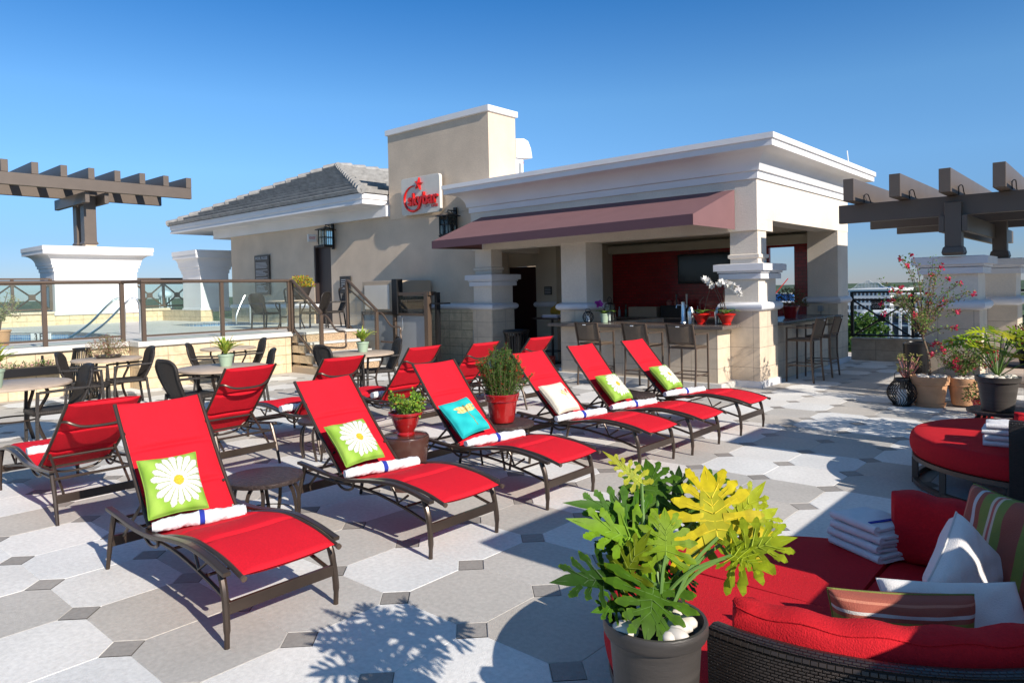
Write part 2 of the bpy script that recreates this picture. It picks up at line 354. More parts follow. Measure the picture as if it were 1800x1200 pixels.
deckpoly = [(-24.7, -9), (-11.36, -9), (-11.36, 2.78), (-10.9, 2.78), (-10.9, 9.28), (-24.7, 9.28), (-24.7, 5)]
o = planar('pool_deck', deckpoly, [P1, P2], .845, .1, m_pooldeck); tag(o, kind='structure')
m_water = mat('pool_water', (.010, .085, .13), .03, var=.25, vs=3, bump=.35, bs=9)
tb = tilemat('pool_tile', (.06, .17, .38), (.16, .32, .52), (.5, .56, .6), .10, .10, .008, rough=.2, var=.1, coat=.4)
for nm, P in (('pool_water', P1), ('spa_water', P2)):
    MB().add([(x, y, .66) for x, y in P], [tuple(range(len(P)))]).build(nm, m_water, tags=(None, None, None, 'structure'))
    e = MB(); n = len(P)
    for k in range(n):
        a, b = P[k], P[(k+1) % n]; e.add([(a[0],a[1],.3),(b[0],b[1],.3),(b[0],b[1],.83),(a[0],a[1],.83)], [(0, 1, 2, 3)])
    e.build(nm.replace('water', 'basin'), tb, tags=(None, None, None, 'structure'))
# depth marker on the tile band
dm = thing('depth_marker', 'white tile marked 3 FT on the blue tile band of the pool', 'sign', (-19.85, 3.3, .74))
dd = (Vector((-18.86, 3.96, 0))-Vector((-19.85, 3.42, 0))).normalized(); an = atan2(dd.y, dd.x)
tmp = MB(); c0 = Vector((-19.9, 3.375, .70))+dd*.32; 
tmp.add([c0+dd*a*.33+Vector((0,0,z))+Vector((dd.y,-dd.x,0))*o_ for o_ in (0, .03) for z in (-.09, .10) for a in (-1, 1)], [(4,5,7,6),(0,1,5,4),(2,3,7,6),(0,4,6,2),(1,5,7,3)])
tmp.build('tile', m_white, dm)
text('3 FT', .22, dm, m_plaque, Matrix.Translation(c0+Vector((dd.y,-dd.x,0))*.034+Vector((0,0,.005))) @ Matrix.Rotation(an, 4, 'Z') @ Matrix.Rotation(pi/2, 4, 'X'), ext=.002, bold=.006)

# ---- pool terrace wall, coping, stairs
pw = thing('pool_wall', 'cream stone retaining wall of the raised pool deck behind the tables', 'wall', (-11, 0, 0))
b = MB(); b.box(-11.6, -11.3, -9, 2.76, 0, .79); b.box(-11.28, -10.86, 2.77, 5.95, 0, .79); b.box(-11.9, -11.29, 2.77, 2.9, 0, .79); b.build('wall', m_rock, pw)
b = MB(); b.box(-11.75, -11.23, -9, 2.735, .80, .898); b.box(-11.75, -10.80, 2.74, 6.0, .80, .902)
for y in [2.74+k*.82 for k in range(-11, 5)]: pass
b.build('coping', m_grave, pw, bevel=.012)
st = thing('stairs', 'stone steps with pebbled risers leading up to the pool deck', 'stairs', (-10.4, 6.8, 0))
for k in range(4):
    x1 = -10.88+.27*(k+1); z = .88-.22*k
    MB().box(x1-.27-.3, x1-.03, 6.04, 7.56, 0 if k > 2 else z-.60, z-.05).build('riser', m_pebble, st)
    MB().box(x1-.31, x1, 6.0, 7.6, z-.05, z).build('tread', m_grave, st, bevel=.01)
b = MB()
for k in range(4): b.box(-10.88, -10.88+.27*(k+1)-.05, 5.985, 6.035, 0 if k == 3 else .88-.22*(k+1), .88-.22*k-.055)
b.build('side_wall', m_rock, st)
MB().box(-10.9, -9.7, 5.96, 6.0, 0, .13).build('plinth', m_tan, st)

def handrail(t, pts, r=.022, nm='handrail'): MB().tube(spline(pts, 6), r, 8).build(nm, m_rail, t, smooth=40)
gr = thing('glass_railing', 'brown metal railing with clear glass panels along the pool wall', 'railing', (-11, 3, .9))
def post(t, x, y, z0, z1, s=.035): MB().box(x-s, x+s, y-s, y+s, z0, z1).build('post', m_rail, t, bevel=.004)
for y in (-4.4, -2.9, -1.4, -.03, 1.38, 2.66): post(gr, -11.3, y, .90, 2.0)
for y in (2.87, 4.40, 5.93): post(gr, -10.86, y, .90, 2.0)
MB().tube([(-11.3, -5.5, 2.03), (-11.3, 2.72, 2.03)], .034, 10).tube([(-11.3, 2.66, 2.03), (-10.86, 2.87, 2.03)], .034, 10).tube([(-10.86, 2.84, 2.03), (-10.86, 5.97, 2.03)], .034, 10).build('top_rail', m_rail, gr, smooth=40)
MB().box(-11.32, -11.28, -5.5, 2.66, .985, 1.02).box(-10.88, -10.84, 2.9, 5.9, .985, 1.02).build('bottom_rail', m_rail, gr)
for a, c in ((-5.4, -4.45), (-4.35, -2.95), (-2.85, -1.45), (-1.35, -.08), (.03, 1.33), (1.43, 2.6)):
    MB().box(-11.305, -11.295, a, c, 1.02, 1.99).build('glass_panel', m_glass, gr)
for a, c in ((2.92, 4.35), (4.45, 5.88)): MB().box(-10.865, -10.855, a, c, 1.02, 1.99).build('glass_panel', m_glass, gr)
def stair_rail(y, lab, x0, zt):
    t = thing('stair_railing', lab, 'railing', (x0, y, .9), group='stair railings')
    x1 = x0+1.12; post(t, x0+.02, y, .88, zt); post(t, x1, y, 0, zt-.72)
    MB().tube([(x0, y, zt+.03), (x0+.08, y, zt+.02), (x1+.02, y, zt-.68)], .034, 10).build('top_rail', m_rail, t, smooth=40)
    MB().box(x0+.03, x0+.06, y-.02, y+.02, .9, .92).bar([(x0, y, 1.0), (x1, y, .25)], .04, .035).build('bottom_rail', m_rail, t)
    MB().add([(x0+.05, y, 1.0), (x1-.03, y, .28), (x1-.03, y, zt-.72), (x0+.05, y, zt-.03)], [(0, 1, 2, 3)]).build('glass_panel', m_glass, t)
    handrail(t, [(x0-.4+.03, y+.08, zt-.45), (x0-.42, y+.08, zt-.2), (x0-.30, y+.08, zt-.14), (x0-.05, y+.08, zt-.16), (x0+.9, y+.08, zt-.68), (x1+.1, y+.08, zt-.76), (x1+.42, y+.08, zt-1.03), (x1+.72, y+.08, zt-1.06), (x1+.74, y+.08, zt-1.2), (x1+.74, y+.08, zt-1.36), (x1+.5, y+.08, zt-1.40), (x1+.05, y+.08, zt-1.40)])
    return t
stair_rail(5.97, 'sloping glass stair railing on the left side of the steps', -10.82, 2.0)
stair_rail(7.56, 'sloping glass stair railing on the right side of the steps by the lift', -11.0, 2.0)

# ---- platform lift in front of the main wall
lf = thing('platform_lift', 'grey platform lift cabinet with gates beside the pool stairs', 'lift', (-9.8, 8.1, 0))
MB().box(-11.0, -9.82, 8.02, 9.2, 1.27, 2.0).build('upper_gate', m_tan, lf, bevel=.01)
MB().box(-10.88, -9.95, 7.99, 8.017, 1.33, 1.90).build('upper_panel', m_gatepale, lf)
MB().box(-9.815, -9.62, 7.96, 8.14, 1.2, 2.03).build('lift_post', m_black, lf, bevel=.01)
MB().box(-11.0, -9.82, 8.03, 8.07, .02, 1.2).box(-9.72, -8.72, 8.03, 8.06, .02, 1.18).build('lower_panel', m_gate, lf)
MB().box(-9.66, -8.74, 8.0, 8.05, 1.24, 1.62).build('glass_window', m_glass, lf)
b = MB(); b.box(-9.82, -9.74, 7.98, 8.09, 0, 1.26); b.box(-8.72, -8.6, 7.98, 8.09, 0, 1.72); b.box(-9.74, -8.7, 7.99, 8.08, 1.19, 1.24); b.box(-9.70, -8.55, 7.99, 8.2, 1.64, 1.72); b.box(-9.72, -9.67, 7.99, 8.08, 1.24, 1.64); b.box(-11.03, -10.98, 7.99, 8.09, 0, 1.27); b.box(-11.0, -9.8, 7.99, 8.09, 1.2, 1.265)
b.build('frame', m_rail, lf)
MB().box(-8.58, -8.3, 8.0, 9.2, 0, .06).box(-8.56, -8.2, 8.02, 8.3, 1.44, 1.47).box(-8.5, -8.42, 8.1, 8.2, 0, 1.7).build('mast', m_black, lf)
MB().tube(spline([(-9.55, 8.0, .82), (-9.55, 7.93, .84), (-9.4, 7.92, .86), (-9.4, 7.92, 1.1), (-9.4, 7.92, 1.14), (-9.55, 7.93, 1.16), (-9.55, 8.0, 1.17)], 3), .013, 8).build('pull_handle', m_steel, lf, smooth=40)
MB().box(-9.68, -9.62, 7.94, 8.0, .55, .70).build('latch', m_black, lf)

# ================================================================ BUILDINGS
FLARE = lambda z0, d1, h: [(0, z0), (.035, z0+.02), (.035, z0+.10), (.05, z0+.12)]
def cove(d0, d1, z0, z1, n=8): return [(d1-(d1-d0)*cos(pi/2*k/n), z0+(z1-z0)*sin(pi/2*k/n)) if False else (d0+(d1-d0)*(1-cos(pi/2*k/n)), z0+(z1-z0)*sin(pi/2*k/n)) for k in range(n+1)]
def halfround(z0, z1, d, base=0, n=8): return [(base+d*sin(pi*k/n), z0+(z1-z0)*(1-cos(pi*k/n))/2) for k in range(n+1)]
mb_ = thing('main_building', 'beige stucco building with hipped tile roof and square tower behind the pool deck', 'building', (-15, 9.3, 0))
b = MB(); b.box(-20.0, -15.02, 9.3, 20, .5, 4.1); b.box(-14.16, -7.62, 9.3, 12, .0, 4.1) if False else None
b.box(-14.16, -8.16, 9.3, 10.2, 0, 3.9); b.box(-14.16, -11.46, 10.2, 20, 0, 4.1); b.box(-15.02, -14.16, 9.3, 20, 3.14, 4.1)
b.build('wall', m_stucco, mb_)
MB().box(-15.02, -14.16, 9.42, 9.5, .85, 3.14).build('door', m_browndoor, mb_)
MB().box(-15.03, -14.96, 9.31, 9.5, .85, 3.14).box(-14.96, -14.16, 9.31, 9.45, 3.08, 3.14).build('door_frame', m_browndoor, mb_)
MB().box(-11.45, -7.86, 9.285, 10.22, 3.6, 5.78).build('tower', m_stucco, mb_)
MB().ring([(.03, 5.78), (.05, 5.79), (.05, 5.92), (0, 5.93)], -11.45, -7.86, 9.285, 10.22).build('tower_coping', m_trim, mb_)
MB().ring(halfround(1.28, 1.43, .07), -9.88, -8.2, 9.3, 9.5).ring(halfround(1.28, 1.43, .07), -20, -14.98, 9.3, 12).build('moulding', m_cap, mb_, smooth=50)
MB().box(-9.9, -8.2, 9.27, 9.298, 0, 1.28).build('stone_base', m_rock, mb_); MB().box(-20.02, -15.03, 9.27, 9.298, .84, 1.28).build('stone_base', m_rock, mb_)
MB().ring([(0, 3.70), (.02, 3.70), (.02, 3.98), (.05, 4.0)], -20.95, -11.46, 9.18, 20).box(-22.9, -11.55, 8.5, 20, 3.99, 4.04).build('soffit', m_trim, mb_)
MB().ring([(0, 4.0), (.02, 4.0), (.02, 4.12), (.05, 4.13), (.05, 4.27), (0, 4.28)], -22.85, -11.6, 8.55, 20).build('fascia', m_trim, mb_)
apex = Vector((-17.5, 11.93, 6.12)); rf = MB(); fl, fr, bk = Vector((-22.95, 8.45, 4.30)), Vector((-11.5, 8.45, 4.30)), None
rt = Vector((-17.5, 20, 6.12)); br_ = Vector((-11.5, 20, 4.3)); bl_ = Vector((-22.95, 20, 4.3))
NC = 11
def courses(a, b, c, d, out):
    # courses between the eave a-b and the ridge d-c, each with a lip
    for k in range(NC):
        t0, t1 = k/NC, (k+1)/NC; p0, p1 = a.lerp(d, t0), b.lerp(c, t0); p2, p3 = b.lerp(c, t1), a.lerp(d, t1)
        n_ = out*.05; rf.add([p0+n_*1.6, p1+n_*1.6, p2, p3, p0-n_*.5, p1-n_*.5], [(0, 1, 2, 3), (4, 5, 1, 0)])
        L_ = (p1-p0).length; m_ = max(1, int(L_/.42)); 
        for q in range(1, m_):
            s_ = (q+(.5 if k % 2 else 0))/m_
            if s_ < 1:
                e0 = p0.lerp(p1, s_)+n_*1.65; e1 = p3.lerp(p2, s_)+n_*.08; dx = (p1-p0).normalized()*.008
                rf.add([e0-dx, e0+dx, e1+dx, e1-dx], [(0, 1, 2, 3)], None)
n1 = (fr-fl).cross(apex-fl).normalized(); n2 = (br_-fr).cross(apex-fr).normalized(); n3 = (fl-bl_).cross(apex-fl).normalized()
courses(fl, fr, apex, apex, n1 if n1.z > 0 else -n1); courses(fr, br_, rt, apex, n2 if n2.z > 0 else -n2); courses(bl_, fl, apex, rt, n3 if n3.z > 0 else -n3)
rf.build('roof', m_roof, mb_)
hp = MB()
for a in (fl, fr, rt):
    N = 14
    for k in range(N):
        p, q = a.lerp(apex, k/N), a.lerp(apex, (k+1.08)/N); hp.tube([p+Vector((0,0,.05)), q+Vector((0,0,.02))], [.12, .085], 8)
hp.build('ridge_tile', m_roof, mb_)
# vent hood behind the tower, aerial
vh = thing('roof_vent_hood', 'white curved ventilation hood behind the tower on the roof', 'vent', (-8.5, 10.9, 4.0))
prof = [(10.3, 5.32), (10.6, 5.36), (10.75, 5.32), (10.85, 5.15), (10.9, 4.92), (10.3, 4.86)]
MB().add([(-7.9, y, z) for y, z in prof]+[(-8.9, y, z) for y, z in prof], [tuple(range(6)), tuple(range(11, 5, -1))]+[(k, k+6, (k+1) % 6+6, (k+1) % 6) for k in range(6)]).build('hood', m_white, vh, bevel=.02)
MB().box(-8.8, -7.95, 10.3, 10.6, 3.9, 4.86).build('duct', m_cap, vh)
MB().box(-7.947, -7.93, 10.42, 10.5, 4.5, 4.75).build('label_plate', m_gate, vh)
MB().box(-8.4, -8.1, 10.62, 10.8, 4.80, 4.86).build('red_fan', m_redpaint, vh)
an_ = MB().tube([(-1.3, 13.2, 4.1), (-1.32, 13.15, 4.45)], .012, 6).build('roof_aerial', m_white, tags=('thin white aerial standing on the corner of the bar roof', 'aerial'))

# ---- the bar pavilion
bar = thing('bar_pavilion', 'open bar pavilion with flared white cornice and mauve awning', 'building', (-5, 11, 0))
b = MB()
b.box(-8.2, -1.55, 9.0, 9.42, 2.63, 3.62)                      # front frieze
b.box(-2.0, -1.552, 9.42, 9.68, 2.63, 2.82); b.box(-2.0, -1.55, 9.42, 13.95, 2.82, 3.62)
b.box(-8.2, -7.9, 9.42, 13.95, 2.6, 3.62); b.box(-7.9, -2.0, 13.6, 13.95, 2.62, 3.62)
b.build('frieze', m_stucco_bar, bar)
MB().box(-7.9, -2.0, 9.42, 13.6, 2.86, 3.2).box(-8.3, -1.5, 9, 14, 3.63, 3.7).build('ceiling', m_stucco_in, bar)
cn = [(0, 3.48), (.03, 3.48), (.03, 3.60), (.07, 3.61)]+cove(.07, .38, 3.61, 3.91)+[(.43, 3.91), (.43, 4.01), (.46, 4.02), (.46, 4.11), (.40, 4.12)]
MB().ring(cn, -8.2, -1.55, 9.0, 13.95, bot=False).build('cornice', m_trim, bar, smooth=25)
def pier(t, x0, x1, y0, y1, shaft, ztop=2.63, cap=True, nm='pillar', zb=0, sc=1):
    p = MB().box(x0, x1, y0, y1, zb+.11, 1.29).build(nm, m_block, t)
    MB().ring([(.04, zb), (.04, zb+.1), (.01, zb+.11)], x0, x1, y0, y1).build('plinth', m_tan if False else m_cap, p)
    MB().ring(halfround(1.28, 1.43, .075), x0, x1, y0, y1).build('moulding', m_cap, p, smooth=50)
    MB().box(x0+.02, x1-.02, y0+.02, y1-.02, 1.42, 1.83 if cap else ztop).build('shaft', m_stucco_bar, p)
    if cap:
        MB().ring([(.02, 1.82), (.05, 1.82), (.05, 1.91), (.02, 1.92), (.07, 1.925), (.07, 1.955), (.12, 1.96), (.12, 2.07), (.06, 2.08)], x0, x1, y0, y1).build('cap', m_cap, p)
        if shaft:
            a0, a1, b0, b1 = shaft
            MB().ring([(-.03, 2.08), (-.03, 2.16), (0, 2.18), (0, 2.23), (-.03, 2.24), (-.03, ztop)], a0, a1, b0, b1).build('upper_shaft', m_stucco_bar, p)
    return p
pier(bar, -8.2, -7.6, 9.0, 9.75, (-8.18, -7.62, 9.03, 9.45))
pier(bar, -2.16, -1.53, 9.0, 9.80, (-2.08, -1.54, 9.03, 9.46))
pier(bar, -5.68, -5.02, 9.0, 9.62, None, cap=False)
p = MB().box(-2.2, -1.56, 13.24, 13.93, .11, 1.29).build('pillar', m_block, bar)
MB().box(-2.18, -1.555, 13.25, 13.94, 1.42, 3.5).build('shaft', m_stucco_bar, p)
MB().ring(halfround(1.28, 1.43, .075), -2.2, -1.56, 13.24, 13.93).build('moulding', m_cap, p, smooth=50)
MB().ring([(.03, 0), (.03, .1), (.01, .11)], -2.2, -1.56, 13.24, 13.93).build('plinth', m_cap, p)
# interior walls
b = MB(); b.box(-7.35, -3.12, 13.5, 13.6, 0, 2.62); b.box(-3.12, -2.55, 13.5, 13.6, 0, 1.3); b.box(-2.55, -2.2, 13.5, 13.6, 0, 2.62); b.box(-3.12, -2.55, 13.5, 13.6, 2.55, 2.62)
b.build('back_wall', m_redtile, bar)
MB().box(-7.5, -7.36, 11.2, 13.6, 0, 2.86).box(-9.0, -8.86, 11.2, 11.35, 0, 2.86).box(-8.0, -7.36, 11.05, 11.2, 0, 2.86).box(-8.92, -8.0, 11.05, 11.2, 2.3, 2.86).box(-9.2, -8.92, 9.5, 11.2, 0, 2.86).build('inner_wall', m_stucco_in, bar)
MB().box(-8.91, -8.01, 11.1, 11.14, 0, 2.29).build('door', m_door, bar)
MB().ring(halfround(1.28, 1.41, .05), -8.0, -7.4, 11.04, 11.2).build('wall_moulding', m_cap, bar, smooth=50)
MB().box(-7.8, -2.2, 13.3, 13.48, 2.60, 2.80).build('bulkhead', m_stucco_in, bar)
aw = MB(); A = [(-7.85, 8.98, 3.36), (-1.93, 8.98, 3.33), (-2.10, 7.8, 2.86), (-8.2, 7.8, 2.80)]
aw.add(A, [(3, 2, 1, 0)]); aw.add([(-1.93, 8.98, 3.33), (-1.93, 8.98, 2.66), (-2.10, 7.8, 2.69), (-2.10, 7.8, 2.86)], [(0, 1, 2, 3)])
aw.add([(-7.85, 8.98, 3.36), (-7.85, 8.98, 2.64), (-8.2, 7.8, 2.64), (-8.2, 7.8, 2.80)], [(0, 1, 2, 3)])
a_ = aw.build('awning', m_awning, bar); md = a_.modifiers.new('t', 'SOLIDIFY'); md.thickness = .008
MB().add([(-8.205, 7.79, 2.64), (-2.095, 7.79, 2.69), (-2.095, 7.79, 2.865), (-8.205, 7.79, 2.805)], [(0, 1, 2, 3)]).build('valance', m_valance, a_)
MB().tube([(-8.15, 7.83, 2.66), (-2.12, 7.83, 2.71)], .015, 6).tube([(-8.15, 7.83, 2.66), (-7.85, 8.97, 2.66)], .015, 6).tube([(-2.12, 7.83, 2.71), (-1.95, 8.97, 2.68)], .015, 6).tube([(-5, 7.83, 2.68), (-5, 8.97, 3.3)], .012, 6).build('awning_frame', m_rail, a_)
# counters
ct = thing('bar_counter', 'granite topped bar counter faced with cream tile between the pillars', 'bar counter', (-3.5, 8.6, 0))
MB().box(-5.3, -2.04, 8.5, 8.98, .1, 1.0).box(-5.3, -5.0, 8.98, 12, .1, 1.0).build('base', m_block, ct)
MB().box(-5.4, -1.93, 8.4, 8.985, 0, .10).build('plinth', m_grave, ct, bevel=.006)
MB().box(-5.45, -1.84, 8.27, 8.975, 1.0, 1.06).box(-5.0, -2.2, 8.975, 9.25, 1.0, 1.055).build('countertop', m_granite, ct, bevel=.008)
MB().box(-4.98, -2.2, 8.99, 9.1, .1, .99).build('back_panel', m_browndoor, ct)
sc_ = thing('side_counter', 'granite ledge on the open right side of the bar pavilion', 'bar counter', (-1.8, 11.5, 0))
MB().box(-2.15, -1.66, 9.84, 12.9, 0, 1.0).build('base', m_block, sc_)
MB().box(-2.3, -1.45, 9.83, 13.1, 1.0, 1.06).build('countertop', m_granite, sc_, bevel=.008)
bc = thing('back_counter', 'dark back counter along the red tiled wall inside the bar', 'counter', (-4.5, 13.1, 0))
MB().box(-7.2, -2.6, 12.9, 13.48, 0, .93).build('cabinet', m_browndoor, bc)
MB().box(-7.25, -2.55, 12.85, 13.49, .93, .97).build('countertop', m_granite, bc)
tv = thing('television', 'black wall mounted television on the red tiled wall', 'television', (-4.6, 13.4, 2.1))
MB().box(-5.35, -3.95, 13.36, 13.44, 1.78, 2.5).build('casing', m_black, tv, bevel=.01)
MB().box(-5.31, -3.99, 13.350, 13.357, 1.83, 2.46).build('screen', m_screen, tv)
MB().box(-4.8, -4.5, 13.44, 13.5, 2.0, 2.3).build('bracket', m_black, tv)

# ---- perimeter pillars
def capprof(z0=2.7, z1=3.54, d=.45): return [(0, z0-.02), (.03, z0-.02), (.03, z0+.10), (.07, z0+.11), (.07, z0+.2), (.10, z0+.21)]+cove(.10, d-.05, z0+.21, z1-.27)+[(d-.02, z1-.27), (d-.02, z1-.15), (d, z1-.14), (d, z1), (d-.05, z1+.01)]
for lab, x0, x1, y0, y1 in (('wide white pillar with a flared cap under the left pergola', -26.2, -24.6, 5.3, 7.97), ('narrow white pillar with a flared cap beside the main building', -22.9, -21.5, 8.9, 9.93)):
    t = thing('perimeter_pillar', lab, 'pillar', (x0, y0, .85), group='white flared pillars of the pool terrace')
    MB().box(x0, x1, y0, y1, 1.2, 2.75).build('shaft', m_trim, t); MB().ring(capprof() if y1 < 9 else capprof(2.56, 3.34, .26), x0, x1, y0, y1).build('cap', m_trim, t, smooth=25)
    MB().ring([(.03, 1.17), (.05, 1.2), (.03, 1.3), (0, 1.31)], x0, x1, y0, y1).build('base', m_cap, t)
pl = thing('pool_perimeter_wall', 'low cream stone wall behind the pool under the far railing', 'wall', (-25, 5, .85))
MB().box(-25.3, -24.62, -9, 9.3, .84, 1.24).build('wall', m_rock, pl); MB().box(-24.6, -21.45, 8.85, 9.29, .84, 1.24).build('wall', m_rock, pl); MB().box(-25.36, -24.57, -9, 5.28, 1.24, 1.31).box(-25.36, -24.57, 7.99, 9.28, 1.24, 1.31).build('coping', m_block, pl)
def xrail(t, A, B, z0, z1, m, n, th=.03):
    # crossed-bar panels from A to B
    A, B = Vector((*A, 0)), Vector((*B, 0)); d = (B-A).normalized(); sd_ = Vector((-d.y, d.x, 0)); gap = .17*(z1-z0)
    for k in range(n+1):
        p = A.lerp(B, k/n); MB().bar([p+Vector((0,0,z0)), p+Vector((0,0,z1))], th*1.7, th*1.7, side=sd_).build('post', m, t)
    b = MB()
    for z in (z0+.03, z1-gap, z1): b.bar([A+Vector((0,0,z)), B+Vector((0,0,z))], th*(2 if z == z1 else 1.2), th*1.2, side=sd_)
    b.build('rail', m, t)
    for k in range(n):
        p, q = A.lerp(B, k/n), A.lerp(B, (k+1)/n); b = MB(); c = (p+q)/2+Vector((0, 0, (z0+z1-gap)/2))
        e = (q-p)/2; h = Vector((0, 0, (z1-gap-z0)/2))
        for s_ in (1, -1): b.bar([c-e-h*s_, c+e+h*s_], th*.8, th, side=sd_)
        b.bar([c-sd_*.03, c+sd_*.03], th*4, th*4, side=d); b.build('cross_panel', m, t)
for lab, a, c, n in (('brown crossed-bar railing left of the wide white pillar', (-24.9, -3.6), (-24.9, 5.25), 8), ('brown crossed-bar railing between the two white flared pillars', (-24.9, 8.0), (-24.9, 10.05), 2)):
    t = thing('perimeter_railing', lab, 'railing', (a[0], a[1], 1.3), group='crossed-bar railings'); xrail(t, a, c, 1.36, 2.43, m_rail, n, .05)
    MB().add([(a[0]+.02, a[1], 1.4), (c[0]+.02, c[1], 1.4), (c[0]+.02, c[1], 2.2), (a[0]+.02, a[1], 2.2)], [(0, 1, 2, 3)]).build('glass_panel', m_glass, t)
# right side
t = thing('terrace_pillar', 'cream tiled pillar with a white cap carrying the front post of the right pergola', 'pillar', (1.1, 9.9, 0), group='capped terrace pillars')
pier(t, .72, 1.46, 9.65, 10.35, None, zb=0)
t = thing('terrace_pillar', 'cream tiled pillar with a white cap behind the sofa carrying the rear pergola post', 'pillar', (1.4, 12.4, 0), group='capped terrace pillars')
pier(t, 1.12, 1.66, 12.1, 12.8, None)
t = thing('terrace_wall', 'low brown stone wall under the black railing at the far right', 'wall', (0, 14.4, 0))
MB().box(-1.6, 6, 14.3, 14.55, 0, .44).build('wall', m_lowwall, t); MB().box(-1.6, 6, 14.26, 14.58, .44, .49).build('coping', m_lowwall, t)
t = thing('terrace_railing', 'black crossed-bar railing at the right edge of the terrace', 'railing', (0, 14.4, .5)); xrail(t, (-1.6, 14.4), (5.64, 14.4), .52, 1.5, m_black, 6, .035)
t = thing('railing_plaque', 'small black plaque fixed to the crossed-bar railing', 'sign', (-1.05, 14.33, 1.2))
MB().box(-1.19, -.94, 14.335, 14.355, 1.11, 1.32).build('plate', m_plaque, t)
text('SUNSET\nCOVE', .075, t, m_text, facey(-1.065, 14.332, 1.215), ext=.002)
# parapet on the sun side, outside the picture: it throws the long shadows
t = thing('parapet', 'cream parapet with capped pillars on the near side of the terrace', 'wall', (3.6, 3, 0))
MB().box(3.46, 3.7, -1.5, .45, 0, 1.1).box(3.46, 3.7, 1.35, 4.35, 0, 1.1).box(3.46, 3.7, 5.2, 5.9, 0, 1.1).build('wall', m_block, t)
MB().box(3.42, 3.74, -1.5, .45, 1.1, 1.17).box(3.42, 3.74, 1.35, 4.35, 1.1, 1.17).box(3.42, 3.74, 5.2, 5.9, 1.1, 1.17).build('coping', m_cap, t)
pier(t, 3.5, 4.2, .5, 1.3, None, nm='pillar'); pier(t, 3.5, 4.2, 4.4, 5.15, None, nm='pillar')

# ---- pergolas
pg = thing('pergola', 'dark brown pergola on the white pillar at the far left', 'pergola', (-25.4, 6.6, 3.55))
for x in (-24.25, -27.0): MB().box(x-.09, x+.09, -6, 9.9, 5.48, 5.88).build('beam', m_pergola, pg, bevel=.01)
for k in range(13): y = 9.8-k*.845; MB().box(-27.5, -24.15, y-.1, y+.1, 5.885, 6.28).build('rafter', m_pergola, pg, bevel=.01)
for y in (6.33, 6.95): MB().box(-27.7, -24.35, y-.07, y+.07, 5.1, 5.478).build('crossbeam', m_pergola, pg, bevel=.01)
for x in (-25.3, -26.1): 
    p = MB().box(x-.19, x+.19, 6.44, 6.84, 3.7, 5.47).build('post', m_pergola, pg, bevel=.01)
    MB().ring([(.02, 3.68), (.04, 3.72), (.02, 3.76), (.0, 3.8)], x-.19, x+.19, 6.44, 6.84).build('collar', m_pergola, p); MB().box(x-.18, x+.18, 6.46, 6.82, 3.55, 3.68).build('footing', m_stucco, p)
pg = thing('pergola', 'dark brown pergola with wide rafters on the pillars at the far right', 'pergola', (1.2, 10, 2.08))
for y in (9.6, 11.4, 13.3): MB().box(-.43, 6, y-.05, y+.05, 2.67, 2.96).build('beam', m_pergola, pg, bevel=.006)
for k in range(9): x = -.125+k*.635; MB().box(x-.075, x+.075, 9.0, 14.2, 2.964, 3.30).build('rafter', m_pergola, pg, bevel=.006)
for x in (1.02, 1.31): MB().box(x-.035, x+.035, 9.45, 14.6, 2.43, 2.668).build('crossbeam', m_pergola, pg, bevel=.006)
for x, y in ((1.165, 9.55), (1.40, 12.3)):
    p = MB().box(x-.105, x+.105, y-.105, y+.105, 2.12, 2.86).build('post', m_pergola, pg, bevel=.006)
    MB().ring([(.02, 2.09), (.035, 2.13), (.02, 2.2), (0, 2.22)], x-.105, x+.105, y-.105, y+.105).build('collar', m_pergola, p)
b = MB()
for x in (1.0, 1.33):
    for z in (2.75, 2.88): MB().lathe([(0, 0), (.018, 0), (.018, .012), (0, .014)], (0, 0, 0), 8).build('bolt', m_steel, pg).matrix_local = Matrix.Translation(Vector((x, 9.545, z))-pg.location) @ Matrix.Rotation(pi/2, 4, 'X')
for k in range(5):
    x = -.125+k*.635; b.tube(spline([(x+.09, 9.5, 2.97), (x+.09, 9.5, 3.08), (x+.12, 9.6, 3.1), (x+.11, 9.8, 3.0), (x+.1, 10.2, 2.98)], 3), .008, 5)
b.build('light_cord', m_black, pg)

# ---- sign, plaques, wall lanterns
sg = thing('wall_sign', 'cream square sign with red lettering, ring and star on the tower wall', 'sign', (-10.05, 9.2, 4.1))
b = MB(); pts = []
for cx, cz, a0 in ((-9.42, 4.48, 0), (-10.68, 4.48, pi/2), (-10.68, 3.72, pi), (-9.42, 3.72, 1.5*pi)):
    pts += [(cx+.08*cos(a0+pi/2*k/4), cz+.08*sin(a0+pi/2*k/4)) for k in range(5)]
n = len(pts); b.add([(x, 9.12, z) for x, z in pts]+[(x, 9.21, z) for x, z in pts], [tuple(range(n-1, -1, -1)), tuple(range(n, 2*n))]+[(k, (k+1) % n, (k+1) % n+n, k+n) for k in range(n)])
b.build('panel', mat('sign_panel', (.62, .59, .53), .6, var=.04), sg, bevel=.008)
MB().box(-10.6, -9.5, 9.21, 9.3, 3.8, 4.4).build('mount', m_black, sg)
MB().tube([(-10.29+.33*cos(a), 9.10, 4.03+.31*sin(a)) for a in [radians(80)+k*radians(245)/40 for k in range(41)]], [.012+.018*min(1, k/14) for k in range(41)], 8, col=None).build('ring', m_redpaint, sg, smooth=50)
b = MB(); P = [(-10.07+(.16 if k % 2 == 0 else .065)*sin(k*pi/5+.2)*.9, 4.37+(.16 if k % 2 == 0 else .065)*cos(k*pi/5+.2)) for k in range(10)]
